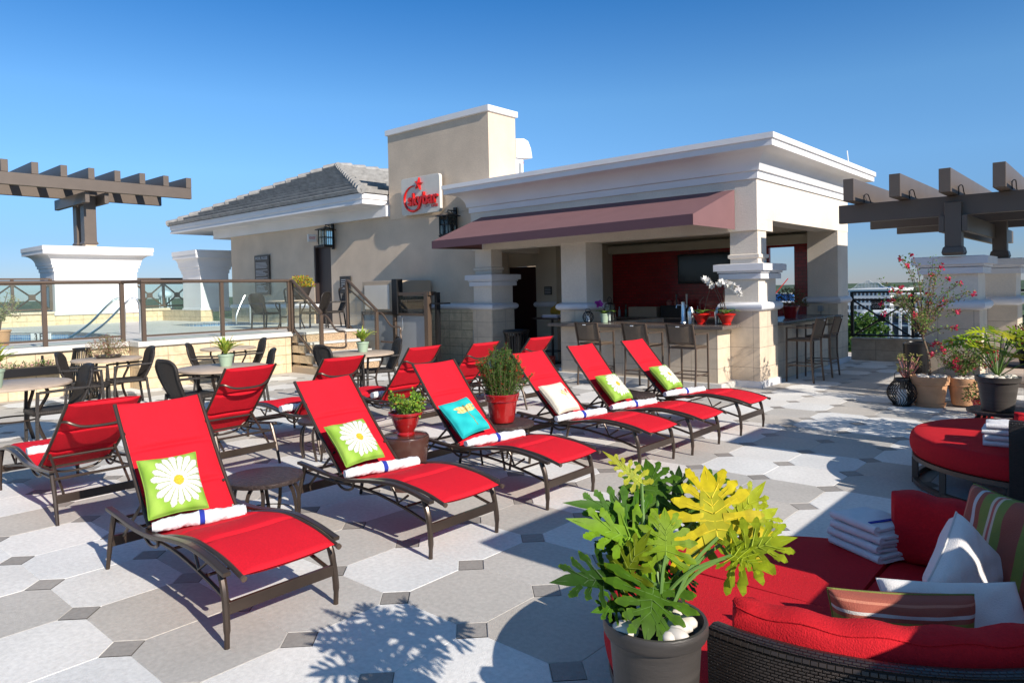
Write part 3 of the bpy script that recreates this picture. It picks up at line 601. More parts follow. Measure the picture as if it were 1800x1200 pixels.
b.add([(x, 9.07, z) for x, z in P]+[(x, 9.12, z) for x, z in P]+[(-10.07, 9.04, 4.37)], [(20, k, (k+1) % 10) for k in range(10)]+[(k, k+10, (k+1) % 10+10, (k+1) % 10) for k in range(10)]); b.build('star', m_redpaint, sg)
text('skybar', .42, sg, m_redpaint, facey(-9.92, 9.085, 3.99), ext=.03, bold=.011, xs=.98)
text('CITY', .085, sg, mat('pink_letter', (.55, .33, .33), .5), facey(-9.80, 9.115, 3.80), ext=.004); text('OASIS', .09, sg, m_redpaint, facey(-9.53, 9.115, 3.80), ext=.004, bold=.002)
nb = thing('rules_board', 'tall dark notice board with white rules on the pool wall', 'sign', (-17.9, 9.25, 2.3))
MB().box(-18.34, -17.45, 9.23, 9.27, 1.73, 3.0).build('board', m_plaque, nb)
text('POOL RULES', .13, nb, m_text, facey(-17.9, 9.226, 2.90), ext=.002, bold=.002)
b = MB(); rr = random.Random(5)
for k in range(24):
    z = 2.76-k*.041; 
    if k in (5, 11, 17): continue
    b.box(-18.26, -18.26+rr.uniform(.45, .74), 9.224, 9.228, z-.009, z+.009)
b.build('lettering', m_text, nb)
nb = thing('notice_plaque', 'small dark notice plaque on the wall right of the brown door', 'sign', (-13.4, 9.25, 2))
MB().box(-13.68, -13.18, 9.24, 9.27, 1.72, 2.2).build('board', m_plaque, nb)
b = MB(); [b.box(-13.6, -13.6+rr.uniform(.25, .36), 9.235, 9.238, 2.1-k*.06-.01, 2.1-k*.06+.01) for k in range(5)]; b.build('lettering', m_text, nb)
nb = thing('exit_sign', 'small white exit sign beside the left wall lantern above the door', 'sign', (-14.7, 9.1, 3.3))
MB().box(-14.86, -14.82, 9.0, 9.28, 3.24, 3.46).build('plate', m_white, nb); text('EXIT', .1, nb, m_redpaint, facex(-14.818, 9.14, 3.35), ext=.002)
def wall_lantern(x, z, lab):
    t = thing('wall_lantern', lab, 'lantern', (x, 9.3, z), group='black wall lanterns'); y = 9.0
    MB().box(x-.05, x+.05, 9.22, 9.26, z-.42, z+.34).build('backplate', m_black, t)
    MB().tube([(x, 9.24, z+.26), (x, y, z+.26), (x, y, z+.2)], .014, 6).tube([(x, 9.24, z+.1), (x, 9.1, z+.25)], .01, 6).tube([(x, 9.24, z-.36), (x, 9.1, z-.36)], .012, 6).build('arm', m_black, t)
    b = MB(); b.ring([(-.14, z+.22), (-.12, z+.20), (.05, z+.13), (.05, z+.11), (-.01, z+.11)], x-.16, x+.16, y-.16, y+.16); b.ring([(-.02, z-.38), (.01, z-.36), (.01, z-.32), (-.02, z-.3)], x-.15, x+.15, y-.15, y+.15)
    for a in (-1, 1):
        for c in (-1, 1): b.box(x+a*.14-.011, x+a*.14+.011, y+c*.14-.011, y+c*.14+.011, z-.3, z+.12)
    for zz in (z-.09,): b.ring([(0, zz-.01), (.006, zz), (0, zz+.01)], x-.14, x+.14, y-.14, y+.14, False, False)
    for a in (-1, 1): b.box(x-.006, x+.006, y+a*.14-.006, y+a*.14+.006, z-.3, z+.12); b.box(x+a*.14-.006, x+a*.14+.006, y-.006, y+.006, z-.3, z+.12)
    b.build('cage', m_black, t); MB().box(x-.13, x+.13, y-.13, y+.13, z-.3, z+.11).build('glass', m_glass, t); MB().lathe([(.0, -.28), (.04, -.28), (.04, -.08), (0, -.08)], (x, y, z), 10).build('bulb', m_pane, t)
wall_lantern(-13.95, 3.40, 'black wall lantern above the brown door under the eave'); wall_lantern(-8.95, 3.36, 'black wall lantern beside the mauve awning and the sign')
sc = thing('security_camera', 'white dome security camera under the bar beam', 'camera', (-6.9, 9.6, 2.6))
MB().lathe([(0, .0), (.07, 0), (.075, -.05), (.06, -.08)], (-7.05, 9.6, 2.86), 16).build('housing', m_white, sc, smooth=40); MB().ball((-7.05, 9.6, 2.77), .052, 8).build('dome', m_black, sc, smooth=60)
MB().tube([(-7.05, 9.6, 2.9), (-7.05, 9.6, 2.85)], .03, 8).build('stem', m_white, sc)
# pool rails
def poolrail(lab, pts): t = MB().tube(spline(pts, 6), .028, 8).build('pool_rail', m_steel, smooth=40); tag(t, lab, 'pool handrail', 'steel pool handrails')
d1 = Vector((-18.6, 4.25, 0)); 
for yo, w_ in ((0, 'nearer'), (.35, 'farther')):
    poolrail('polished steel handrail at the pool steps, the %s of the pair' % w_, [(-16.4, 2.80+yo, .5), (-15.6, 3.36+yo, 1.05), (-15.12, 3.70+yo, 1.55), (-15.03, 3.86+yo, 1.70), (-15, 3.97+yo, 1.68), (-15, 4.03+yo, 1.52), (-15, 4.03+yo, 1.1), (-15, 4.03+yo, .84)])
poolrail('curved steel grab rail at the spa edge', [(-17.5, 8.12, .85), (-17.5, 8.14, 1.15), (-17.5, 8.36, 1.62), (-17.5, 8.45, 1.72), (-17.5, 8.54, 1.66), (-17.5, 8.58, 1.5), (-17.5, 8.58, .85)])
# ================================================================ LOUNGERS
def seamfn(seams, w_=.035): return lambda s: 1-sum(.93*math.exp(-((s-q)/w_)**2) for q in seams)
def sling(path, half, seams, name, parent, m, th=.02, sag=.012, nu=56, nv=10, topsag=0):
    P = spline(path, 8); Ls = [0]
    for a, b in zip(P, P[1:]): Ls.append(Ls[-1]+(b-a).length)
    tot = Ls[-1]; sf = seamfn([q*tot for q in seams], .017)
    def at(t):
        s = t*tot; k = 0
        while k < len(Ls)-2 and Ls[k+1] < s: k += 1
        f = (s-Ls[k])/(Ls[k+1]-Ls[k]); p = P[k].lerp(P[k+1], f); d = (P[k+1]-P[k]).normalized(); return p, Vector((-d.z, 0, d.x)), s
    b = MB()
    for side in (1, -1):
        def fn(u, v):
            p, n_, s = at(u); y = (v*2-1); e = (1-abs(y)**6)**.5 if abs(y) < 1 else 0
            en = min(1, s/.015+.1, (tot-s)/.015+.1)
            t_ = th*sf(s)*e*en/2
            q = p+n_*(side*t_-sag*(1-y*y)); q.y = y*half
            if topsag: 
                k_ = max(0, (s/tot-.8)/.2); q -= Vector((at(min(1, u))[0]-at(max(0, u-.02))[0])).normalized()*topsag*(1-y*y)*k_
            return q
        b.grid(fn, nu, nv) if side > 0 else b.grid(lambda u, v: fn(u, 1-v), nu, nv)
    return b.build(name, m, parent, smooth=60)
def lounger(top=(-1.64, 1.02), name='sun_lounger'):
    t = thing(name, 'x', 'lounger')
    for s in (-1, 1):
        y = .315*s
        MB().bar(spline([(-1.52,y,.405),(-1.38,y,.395),(-1.1,y,.372),(-.85,y,.375),(-.6,y,.408),(-.38,y,.425),(-.18,y,.41),(0.03,y,.372)], 4), .042, .024).build('side_rail', m_bronze, t, bevel=.006)
        MB().tube(spline([(-.06,y*.97,.375),(-.015,y*.985,.27),(.008,y,.12),(.003,y,.0)], 5), [.020]*6+[.018]*6+[.014]*4, 8, flat=1.0).build('front_leg', m_bronze, t, smooth=40)
        MB().tube([(-1.45,y*.96,.40),(-1.53,y*.97,.2),(-1.585,y*.985,0)], [.019,.017,.013], 8).build('rear_leg', m_bronze, t, smooth=40)
        MB().tube(spline([(-1.47,y*.9,.33),(-1.1,y*.86,.315),(-.7,y*.86,.32),(-.3,y*.88,.27),(-.0,y*.9,.205)], 4), .0115, 6).tube(spline([(-1.12,y*.9,.37),(-1.06,y*.86,.30),(-.98,y*.86,.275),(-.88,y*.88,.30),(-.84,y*.92,.37)], 4), .010, 6).tube([(-.42,y*.88,.41),(-.36,y*.88,.29),(-.25,y*.88,.36)], .009, 6).build('underframe', m_bronze, t, smooth=40)
    MB().box(-.012, .012, -.30, .30, .165, .225).build('front_crossbar', m_bronze, t, bevel=.003)
    MB().box(-1.545, -1.52, -.30, .30, .155, .22).box(-1.49, -1.47, -.3, .3, .325, .345).build('rear_crossbar', m_bronze, t, bevel=.003)
    MB().tube([(-.7, -.28, .32), (-.7, .28, .32)], .009, 6).tube([(-.3, -.28, .27), (-.3, .28, .27)], .009, 6).tube([(-1.12, -.3, .36), (-1.12, .3, .36)], .011, 6).build('underframe_bar', m_bronze, t)
    # seat and back
    sp_ = [(-.98,0,.338),(-.86,0,.358),(-.65,0,.405),(-.42,0,.437),(-.2,0,.425),(-.05,0,.403),(.085,0,.368)]
    st_ = sling(sp_, .262, [.33, .62], 'seat_sling', t, m_sling, th=.044, nu=110)
    for s in (-1, 1):
        MB().tube([(x, s*.272, z-.004) for x, _, z in spline(sp_, 4)]+[(.10, s*.272, .362)], .0125, 8).build('seat_tube', m_bronze, t, smooth=40)
        MB().tube([(.10, s*.272, .362), (.115, s*.272, .358)], .0155, 10).build('end_cap', m_rail, t)
    tx, tz = top; L_ = hypot(tx+.98, tz-.338); ux, uz = (tx+.98)/L_, (tz-.338)/L_; nx, nz = uz, -ux      # n: towards the sitter (+x)
    def q(s, o=0): return (-.98+ux*s+nx*o, 0, .338+uz*s+nz*o)
    bp = [q(0), q(L_*.25, -.012), q(L_*.55, -.010), q(L_*.85, .004), q(L_, .012)]
    bs = sling([(x, 0, z) for x, _, z in bp], .255, [.27, .56, .80][:3] if False else [.30, .62], 'back_sling', t, m_sling, th=.046, nu=110, topsag=.02)
    for s in (-1, 1): MB().tube([(x, s*.268, z) for x, _, z in spline(bp, 3)], .0125, 8).build('back_tube', m_bronze, t, smooth=40)
    c = q(L_*.80, -.03); e = q(L_*.80, -.075)
    MB().tube(spline([(q(L_*.76)[0], -.262, q(L_*.76)[2]), (c[0], -.235, c[2]), (e[0], -.12, e[2]-.012), (e[0], .12, e[2]-.012), (c[0], .235, c[2]), (q(L_*.76)[0], .262, q(L_*.76)[2])], 5), .0115, 8).build('back_handle', m_bronze, t, smooth=40)
    a = q(L_*.24, -.04); a2 = q(L_*.24, -.01)
    MB().tube([(a[0], -.25, a[2]), (a[0], .25, a[2])], .010, 8).tube(spline([(q(.06)[0], -.25, q(.06)[2]), (q(.0, -.06)[0], -.12, q(0, -.06)[2]), (q(0, -.06)[0], .12, q(0, -.06)[2]), (q(.06)[0], .25, q(.06)[2])], 5), .010, 8).build('back_bar', m_bronze, t, smooth=40)
    for s in (-1, 1): MB().tube([(a2[0], s*.24, a2[2]+.03), (-1.50, s*.24, .215)], .0105, 6).build('prop_leg', m_bronze, t)
    return t
fA = lounger((-1.50, 1.05)); fB = lounger((-1.64, 1.02)); fR = lounger((-1.76, .93))
fC = lounger((-1.60, 1.045)); fC.location = BK0 = (-5.0, 3.27, 0)
ROWS = [(fA, -.20, -.575, 'large red lounger nearest the camera, with a daisy pillow and a rolled towel'),
 (fB, -.275, .83, 'red daisy-pillow lounger between the low round table and the drum table'),
 (None, -.31, 2.08, 'red lounger with the turquoise dragonfly pillow, right of the drum table'),
 (None, -.33, 3.50, 'red lounger with the cream bird pillow behind the big pot of rosemary'),
 (None, -.25, 4.38, 'red lounger with a daisy pillow, second from the bar counter in the front row'),
 (None, -.24, 5.56, 'red lounger with a small daisy pillow right in front of the bar stools')]
for k, (o, x, y, lab) in enumerate(ROWS):
    if o: o.location = (x, y, 0); tag(o, lab, 'lounger', 'red sun loungers')
    else: dup(fC if k in (2, 4) else fB, (x, y, 0), radians((0, 0, .8, -.9, .7, -.6)[k]), lab, 'red sun loungers')
BACK = [(-4.62, -.50, 'red lounger seen from behind at the left edge beside the front lounger'), (-5.02, .96, 'red lounger seen from behind, second of the back row, in front of the wicker chairs'),
 (-5.0, 2.11, 'red lounger seen from behind left of the potted jade plant'), (-5.0, 3.27, 'red lounger seen from behind between the jade plant and the dragonfly lounger'),
 (-5.0, 4.32, 'red lounger seen from behind, left of the rosemary pot near the stone pillar'), (-4.97, 5.52, 'smallest red lounger seen from behind, in front of the slatted bin')]
fR.location = (BACK[0][0], BACK[0][1], 0); fR.rotation_euler = (0, 0, pi); tag(fR, BACK[0][2], 'lounger', 'red sun loungers')
fC.rotation_euler = (0, 0, pi+.015); tag(fC, BACK[3][2], 'lounger', 'red sun loungers')
for k, (x, y, lab) in enumerate(BACK):
    if k not in (0, 3): dup(fB, (x, y, 0), pi+(0, .02, -.02, 0, .015, -.02)[k], lab, 'red sun loungers')

# ================================================================ PILLOWS AND TOWELS
def lerp3(a, b, t): return tuple(x+(y-x)*t for x, y in zip(a, b))
def hsh(a, b): return (sin(a*127.1+b*311.7)*43758.5453) % 1
def daisy(u, v):
    x, y = u*2-1-.14, v*2-1-.02; r = hypot(x, y); a = atan2(y, x); n = 19
    k = math.floor(a/(2*pi)*n+.5); ph = a/(2*pi)*n-k; R = .86+.16*hsh(k % n, 2)
    if r < .185: c = (.72, .36, .02); s = .75+.5*hsh(int(u*90), int(v*90)); return tuple(q*s for q in c)
    wd = .5*min(1, (R-r)/.16+.2) if r < R else -1
    if r < R and abs(ph) < wd*1.02:
        t = abs(ph)*2
        if abs(abs(ph)-wd) < .085 and r > .3: return (.24, .29, .12)
        if abs(ph) < .055: return (.50, .49, .38)
        return (.64, .64, .59) if t < .62 else (.53, .54, .46)
    n2 = .5+.5*sin(x*9+y*4); return lerp3((.20, .36, .03), (.28, .44, .06), n2)
def dragonfly(u, v):
    x, y = u*2-1, v*2-1; g = lerp3((.0, .34, .36), (.01, .46, .45), .5+.5*sin(x*5+3*y)*cos(y*6)); bx = .12+.10*(-y)
    if -.78 < y < .42 and abs(x-bx-.03*sin(y*3)) < (.028 if y < .1 else .055): return (.14, .12, .03) if int((y+1)*22) % 2 else (.30, .24, .06)
    if hypot(x-.07, y-.47) < .075: return (.10, .12, .05)
    for s in (-1, 1):
        for (oy, sl, ln, w_) in ((.34, .26, .80, .12), (.20, .02, .72, .13)):
            t = s*(x-.10)/ln
            if 0 < t < 1:
                cy = oy+sl*t*ln*.45; ww = w_*sin(pi*min(1, t*.9+.12))**.7
                if abs(y-cy) < ww: return (.30, .19, .05) if abs(abs(y-cy)-ww) < .016 else lerp3((.80, .60, .28), (.72, .42, .12), .5+.5*sin(t*20))
    return g
def bird(u, v):
    x, y = u*2-1, v*2-1; c = (.62, .57, .46)
    w_ = .05*sin(x*16)+.04*sin(x*31+1)
    if .0 < x < .85 and abs(y-.10-w_*1.4-(x-.4)*.15) < .05+.03*sin(x*23): return (.62, .42, .08) if x < .4 else (.55, .10, .05)
    if abs(y+.1*sin(x*8)-.05+(x-.2)*.4) < .016 and -.1 < x < .8: return (.30, .42, .10)
    if abs(x-.15+.3*(y-.2)) < .016 and -.4 < y < .35: return (.35, .28, .12)
    if hypot(x-.62, y-.28) < .10: return (.62, .03, .03)
    if abs(x-.6-(y-.2)*.8) < .02 and .2 < y < .6: return (.62, .05, .05)
    if hypot(x-.28, (y-.22)*1.6) < .10: return (.70, .50, .12)
    if hypot(x-.22, y-.29) < .045: return (.05, .04, .04)
    return lerp3(c, (.68, .63, .52), .5+.5*sin(x*31)*sin(y*27))
def stripes(u, v):
    t = v; base = (.33, .085, .055)
    for a, b, c in ((.06,.10,(.58,.55,.50)),(.14,.24,(.22,.25,.05)),(.44,.54,(.21,.24,.05)),(.54,.57,(.62,.50,.38)),(.57,.60,(.50,.12,.09)),(.60,.63,(.62,.50,.38)),(.63,.72,(.21,.24,.05)),(.78,.82,(.56,.54,.52)),(.92,.94,(.52,.20,.13))):
        if a < t < b: return c
    return base
def plain(c): return lambda u, v: c
def pillow(name, lab, colfn, w_, h_, th, mw, cat='pillow', back=(.5, .5, .45), n=72, group=None, seed=0, logo=False):
    t = thing(name, lab, cat, mw.translation, group)
    b = MB(); rr = random.Random(seed); f1, f2, f3 = rr.uniform(0, 6), rr.uniform(0, 6), rr.uniform(0, 6)
    def sh(s):
        def fn(u, v):
            x, y = u*2-1, v*2-1; e = max(0, (1-x**4))**.5*max(0, (1-y**4))**.5
            X = x*w_/2*(1-.075*(1-abs(y)**1.6)); Y = y*h_/2*(1-.075*(1-abs(x)**1.6))
            cr = .10*sin(6*x+f1+3*y)*sin(5*y+f2)+.07*sin(11*(x-y)+f3)*(abs(x*y)**.5)
            Z = s*th/2*e**.75*(1+cr*.6)
            return mw @ Vector((X, Y, Z))
        return fn
    b.grid(sh(1), n, n, col=lambda u, v: colfn(u, v)); f_ = sh(-1)
    b.grid(lambda u, v: f_(1-u, v), n//4, n//4, col=lambda u, v: back)
    b.build('cover', m_paint, t, smooth=80)
    P = [sh(1)(*q) for q in [(k/20, 0) for k in range(20)]+[(1, k/20) for k in range(20)]+[(1-k/20, 1) for k in range(20)]+[(0, 1-k/20) for k in range(20)]]
    MB().tube(P, .004, 6, close=True, col=tuple(c*.8 for c in colfn(.01, .5))).build('piping', m_paint, t, smooth=60)
    return t
def leanmat(x, y, z, tilt, yaw=0, roll=0):
    # the pillow's face looks to +x and up; its local x runs along +y... seen from +x the picture is upright
    R = Matrix(((0, 0, 1), (1, 0, 0), (0, 1, 0))).to_4x4()          # local x->y, y->z, z->x
    return Matrix.Translation((x, y, z)) @ Matrix.Rotation(yaw, 4, 'Z') @ Matrix.Rotation(-tilt, 4, 'Y') @ Matrix.Rotation(roll, 4, 'X') @ R
PIL = [(-1.20, -.705, .60, .62, -.12, .0, daisy, 'green pillow with a large white daisy on the nearest front lounger', 1),
 (-1.33, .71, .59, .78, -.05, .05, daisy, 'green daisy pillow on the lounger between the two low tables', 2),
 (-1.38, 1.94, .59, .78, -.03, .12, dragonfly, 'turquoise pillow with a golden dragonfly on a red lounger', 3),
 (-1.39, 3.35, .58, .80, -.06, .03, bird, 'cream pillow with a small red and yellow bird print on a red lounger', 4),
 (-1.31, 4.27, .59, .80, -.05, .0, daisy, 'green daisy pillow on the second lounger from the bar counter', 5),
 (-1.30, 5.44, .58, .80, -.05, .0, daisy, 'green daisy pillow on the farthest front lounger by the bar stools', 6)]
for x, y, z, tl, yw, rl, fn, lab, sd_ in PIL:
    bk = {daisy: (.28, .45, .06), dragonfly: (0, .36, .37), bird: (.62, .57, .46)}[fn]
    pillow('throw_pillow', lab, fn, .335 if sd_ == 1 else .35 if fn is not dragonfly else .37, .375, .12, leanmat(x, y, z, tl, yw, rl), group='throw pillows on the loungers', back=bk, seed=sd_)
def rolled(x0, y0, x1, y1, z, lab, r=.042, g='rolled white towels', taper=1):
    t = thing('rolled_towel', lab, 'towel', ((x0+x1)/2, (y0+y1)/2, z-r), g); b = MB(); A, B = Vector((x0, y0, z)), Vector((x1, y1, z)); d = (B-A).normalized(); sd_ = Vector((-d.y, d.x, 0)); rr = random.Random(int(y0*100))
    NU, NV = 60, 26; ph = rr.uniform(0, 6)
    def fn(u, v):
        a = v*2*pi; s = r*(.70+.30*min(1, u*3.2) if taper else 1)*(1+.08*sin(u*15+ph)*sin(a*2+ph)+.05*sin(u*33+a*3)+.05*sin(u*61+a*5+ph)+.03*sin(u*97-a*2))*(1+.10*(v if v < .9 else .9))
        if u < .001 or u > .999: s *= .96
        return A.lerp(B, u)+sd_*s*1.12*cos(a)+Vector((0, 0, s*.88*sin(a)-.25*r*(1-min(1, u*3))*taper))
    b.grid(fn, NU, NV)
    for u, sg_ in ((0, 1), (1, -1)):   # spiral ends
        c = A.lerp(B, u)
        b.add([c+Vector((0, 0, -.25*r*(1-min(1, u*3))*taper))]+[fn(u, k/NV) for k in range(NV)], [(0, 1+k, 1+(k+1) % NV) for k in range(NV)])
    o = b.build('towel', m_towel, t, smooth=70)
    MB().grid(lambda u, v: (lambda p, c: c+(p-c)*1.05)(fn(.5+u*.055, v), A.lerp(B, .5+u*.055)), 2, NV).build('blue_band', m_blue, t, smooth=70)
    b = MB(); b.tube([A.lerp(B, u_)+sd_*r*(.9-.5*k/14)*cos(k*.8)+Vector((0, 0, r*(.8-.45*k/14)*sin(k*.8)))+d*.006*sg_ for k in range(14) for u_, sg_ in ((1, 1),)], .0035, 5); b.build('rolled_edge', m_towel, t)
for a, lab in (((-1.08,-.88,-.91,-.41,.425), 'rolled white towel with a blue band on the nearest lounger'), ((-1.17,.50,-1.0,1.05,.425), 'rolled white towel with a blue band below the daisy pillow beside the drum table'), ((-1.17,1.74,-1.02,2.32,.425), 'rolled white towel with a blue band below the dragonfly pillow'),
  ((-1.24,3.10,-1.06,3.70,.425), 'rolled white towel with a blue band below the bird pillow'), ((-1.16,3.98,-.95,4.55,.425), 'rolled white towel with a blue band on the second lounger from the bar'), ((-1.15,5.14,-.93,5.72,.425), 'rolled white towel with a blue band on the farthest front lounger')):
    rolled(*a, lab)
for k, (x, y, lab) in enumerate(((-3.98, -.5, 'white towel showing behind the backrest of the leftmost back-row lounger'), (-4.15, 2.0, 'white towel on the shaded seat beside the second back-row lounger'), (-4.1, 3.25, 'white towel on the shaded seat left of the potted jade plant'))):
    rolled(x, y-.26, x+.05, y+.26, .43, lab, taper=0)

# ================================================================ LOW TABLES, DINING TABLES, CHAIRS
def low_table(x, y, r, z, lab):
    t = thing('low_table', lab, 'side table', (x, y, 0), 'low round metal tables'); 
    MB().lathe([(0, z-.01), (r*.97, z-.01), (r, z-.015), (r, z-.035), (r*.97, z-.045), (0, z-.045)], (x, y, 0), 40).build('table_top', mat_deco, t, smooth=40)
    for k in range(4):
        a = pi/4+k*pi/2; c, s_ = cos(a), sin(a)
        for o_ in (-.045, .045): 
            ox, oy = -s_*o_, c*o_
            MB().bar(spline([(x+c*r*.62+ox*.6, y+s_*r*.62+oy*.6, z-.04), (x+c*r*.80+ox*1.2, y+s_*r*.80+oy*1.2, z-.12), (x+c*r*.86+ox, y+s_*r*.86+oy, z*.4), (x+c*r*.80+ox*.5, y+s_*r*.80+oy*.5, 0)], 4), .022, .02, side=Vector((-s_, c, 0))).build('leg', m_bronze, t)
    MB().lathe([(r*.70, z*.35), (r*.715, z*.36), (r*.70, z*.37)], (x, y, 0), 24).build('ring', m_bronze, t)
mat_deco = mat('hammered_bronze', (.06, .042, .038), .42, metal=.3, var=.3, vs=30, bump=1.2, bs=38)
low_table(-1.60, .105, .275, .43, 'low round dark metal table between the two nearest loungers'); low_table(-1.54, 2.66, .29, .43, 'low round dark metal table carrying the rosemary pot'); low_table(-1.44, 4.95, .24, .43, 'low round dark metal table between the two farthest front loungers')
low_table(2.16, 5.90, .30, .45, 'low round dark metal table under the black pot at the right'); low_table(2.13, -.80, .24, .47, 'low round table under the big leafy plant in the foreground')
low_table(-3.3, 1.72, .25, .42, 'low round dark metal table half hidden between the second and third back-row loungers')
t = thing('drum_table', 'brown tapered drum table carrying the jade plant', 'side table', (-1.67, 1.50, 0))
MB().lathe([(0, 0), (.15, 0), (.155, .03), (.172, .2), (.192, .36), (.205, .45), (.20, .465), (.185, .47), (0, .47)], (-1.67, 1.50, 0), 40).build('drum', mat('brown_ceramic', (.075, .032, .024), .25, coat=.3, var=.1), t, smooth=40)
MB().lathe([(.186, .472), (.19, .476), (.194, .472)], (-1.67, 1.50, 0), 40).build('top_rim', m_bronze, t, smooth=40)
def dining(x, y, r, z0, lab, proto=None):
    t = thing('dining_table', lab, 'table', (x, y, z0), 'round tan dining tables')
    MB().lathe([(0, .735), (r-.01, .735), (r, .727), (r, .705), (r-.01, .70), (0, .70)], (x, y, z0), 44).build('table_top', m_roundtop, t, smooth=40)
    MB().lathe([(r*.62, .69), (r*.64, .70), (r*.60, .70)], (x, y, z0), 24).tube([(x-r*.4, y, z0+.685), (x+r*.4, y, z0+.685)], .012, 6).tube([(x, y-r*.4, z0+.685), (x, y+r*.4, z0+.685)], .012, 6).build('apron', m_bronze, t)
    for k in range(4):
        a = pi/4+k*pi/2; c, s_ = cos(a), sin(a)
        MB().bar(spline([(x+c*r*.62, y+s_*r*.62, z0+.70), (x+c*r*.66, y+s_*r*.66, z0+.60), (x+c*r*.50, y+s_*r*.50, z0+.42), (x+c*r*.46, y+s_*r*.46, z0+.25), (x+c*r*.62, y+s_*r*.62, z0)], 5), .03, .028, side=Vector((-s_, c, 0))).build('leg', m_bronze, t)
    MB().lathe([(r*.44, .30), (r*.455, .31), (r*.44, .32)], (x, y, z0), 24).build('foot_ring', m_bronze, t)
dining(-6.90, -.17, .62, 0, 'round tan table at the left edge with a striped-leaf plant in a sage pot'); dining(-9.63, 1.80, .52, 0, 'small round tan table against the pool wall with a wispy grass planter')
dining(-6.43, 2.20, .61, 0, 'round tan table with a sage pot behind the second back-row lounger'); dining(-9.89, 4.02, .50, 0, 'round tan table by the pool wall behind the middle table'); dining(-6.52, 4.60, .56, 0, 'round tan table with a sage pot beside the steps')
dining(-12.9, 7.2, .55, .85, 'round table up on the pool deck with a planter of yellow flowers')
def chair_proto():
    t = thing('wicker_chair', 'x', 'chair')       # sitter faces +x, origin between the feet
    H = .90
    def fn(u, v):
        z = .40+u*.51; w_ = .245*(1-.24*(1-u)**1.6)*(1-.16*(max(0, u-.8)/.2)**2) ; y = (v*2-1)*w_; zz = z-(.05*(v*2-1)**4*(u**3))
        return Vector((-.23-.16*u-.03*sin(u*pi)+.045*(1-(v*2-1)**2)*-1+.02, y, zz))
    b = MB(); b.grid(fn, 14, 10); o = b.build('backrest', m_chairwick, t, smooth=60); 
    uvl = o.data.uv_layers.new(name='UVMap')
    for lp in o.data.loops: q = o.data.vertices[lp.vertex_index].co; uvl.data[lp.index].uv = (q.y, q.z)
    md = o.modifiers.new('s', 'SOLIDIFY'); md.thickness = .03
    P = [fn(0, 0)]+[fn(k/10, 0) for k in range(1, 11)]+[fn(1, k/8) for k in range(1, 8)]+[fn(1-k/10, 1) for k in range(0, 11)]
    MB().tube(P, .019, 7).build('back_frame', m_wickplain, t, smooth=50)
    b = MB(); b.grid(lambda u, v: Vector((-.24+u*.50, (v*2-1)*.235, .425-.015*sin(u*pi)*sin(v*pi))), 8, 8); o = b.build('seat', m_chairwick, t, smooth=60); md = o.modifiers.new('s', 'SOLIDIFY'); md.thickness = .05
    uvl = o.data.uv_layers.new(name='UVMap')
    for lp in o.data.loops: q = o.data.vertices[lp.vertex_index].co; uvl.data[lp.index].uv = (q.x, q.y)
    for s in (-1, 1):
        MB().bar(spline([(-.33, .245*s, .66), (-.1, .26*s, .655), (.2, .265*s, .645)], 4), .04, .03).build('armrest', m_wickplain, t, bevel=.006)
        MB().bar([(.215, .262*s, .655), (.23, .26*s, .42), (.235, .26*s, 0)], .036, .034).build('leg', m_wickplain, t, bevel=.004)
        MB().bar([(-.24, .225*s, .44), (-.29, .23*s, 0)], .034, .034).build('leg', m_wickplain, t, bevel=.004)
    return t
ch = chair_proto()
CH = [(-6.66, .19, -92, 'dark wicker armchair right of the leftmost round table'), (-8.91, 1.29, 62, 'dark wicker armchair left of the grass planter table, by the black slatted lantern'), (-9.15, 1.92, -97, 'dark wicker armchair between the grass planter table and the pool wall'),
 (-6.36, 1.74, 96, 'dark wicker armchair with its broad back to the camera left of the middle round table'), (-8.93, 3.25, 57, 'dark wicker armchair left of the far round table by the pool wall'), (-9.32, 4.01, -107, 'dark wicker armchair right of the far round table by the pool wall'),
 (-6.77, 2.73, -112, 'dark wicker armchair on the right of the middle round table'), (-6.51, 4.23, 90, 'dark wicker armchair left of the table beside the steps'), (-6.57, 4.99, -114, 'dark wicker armchair right of the table beside the steps, in front of the lift')]
CH = CH[:9]
for k, (x, y, a, lab) in enumerate(CH):
    if k == 0: ch.location = (x, y, 0); ch.rotation_euler = (0, 0, radians(a)); tag(ch, lab, 'chair', 'dark wicker armchairs')
    else: dup(ch, (x, y, 0), radians(a), lab)
for x, y, a, lab in ((-13.75, 7.0, 10, 'dark wicker chair on the pool deck left of the flower planter table'), (-12.5, 7.6, -150, 'dark wicker chair on the pool deck right of the flower planter, the nearer one'), (-12.7, 8.3, -110, 'dark wicker chair on the pool deck close to the brown door')):
    dup(ch, (x, y, .848), radians(a), lab)
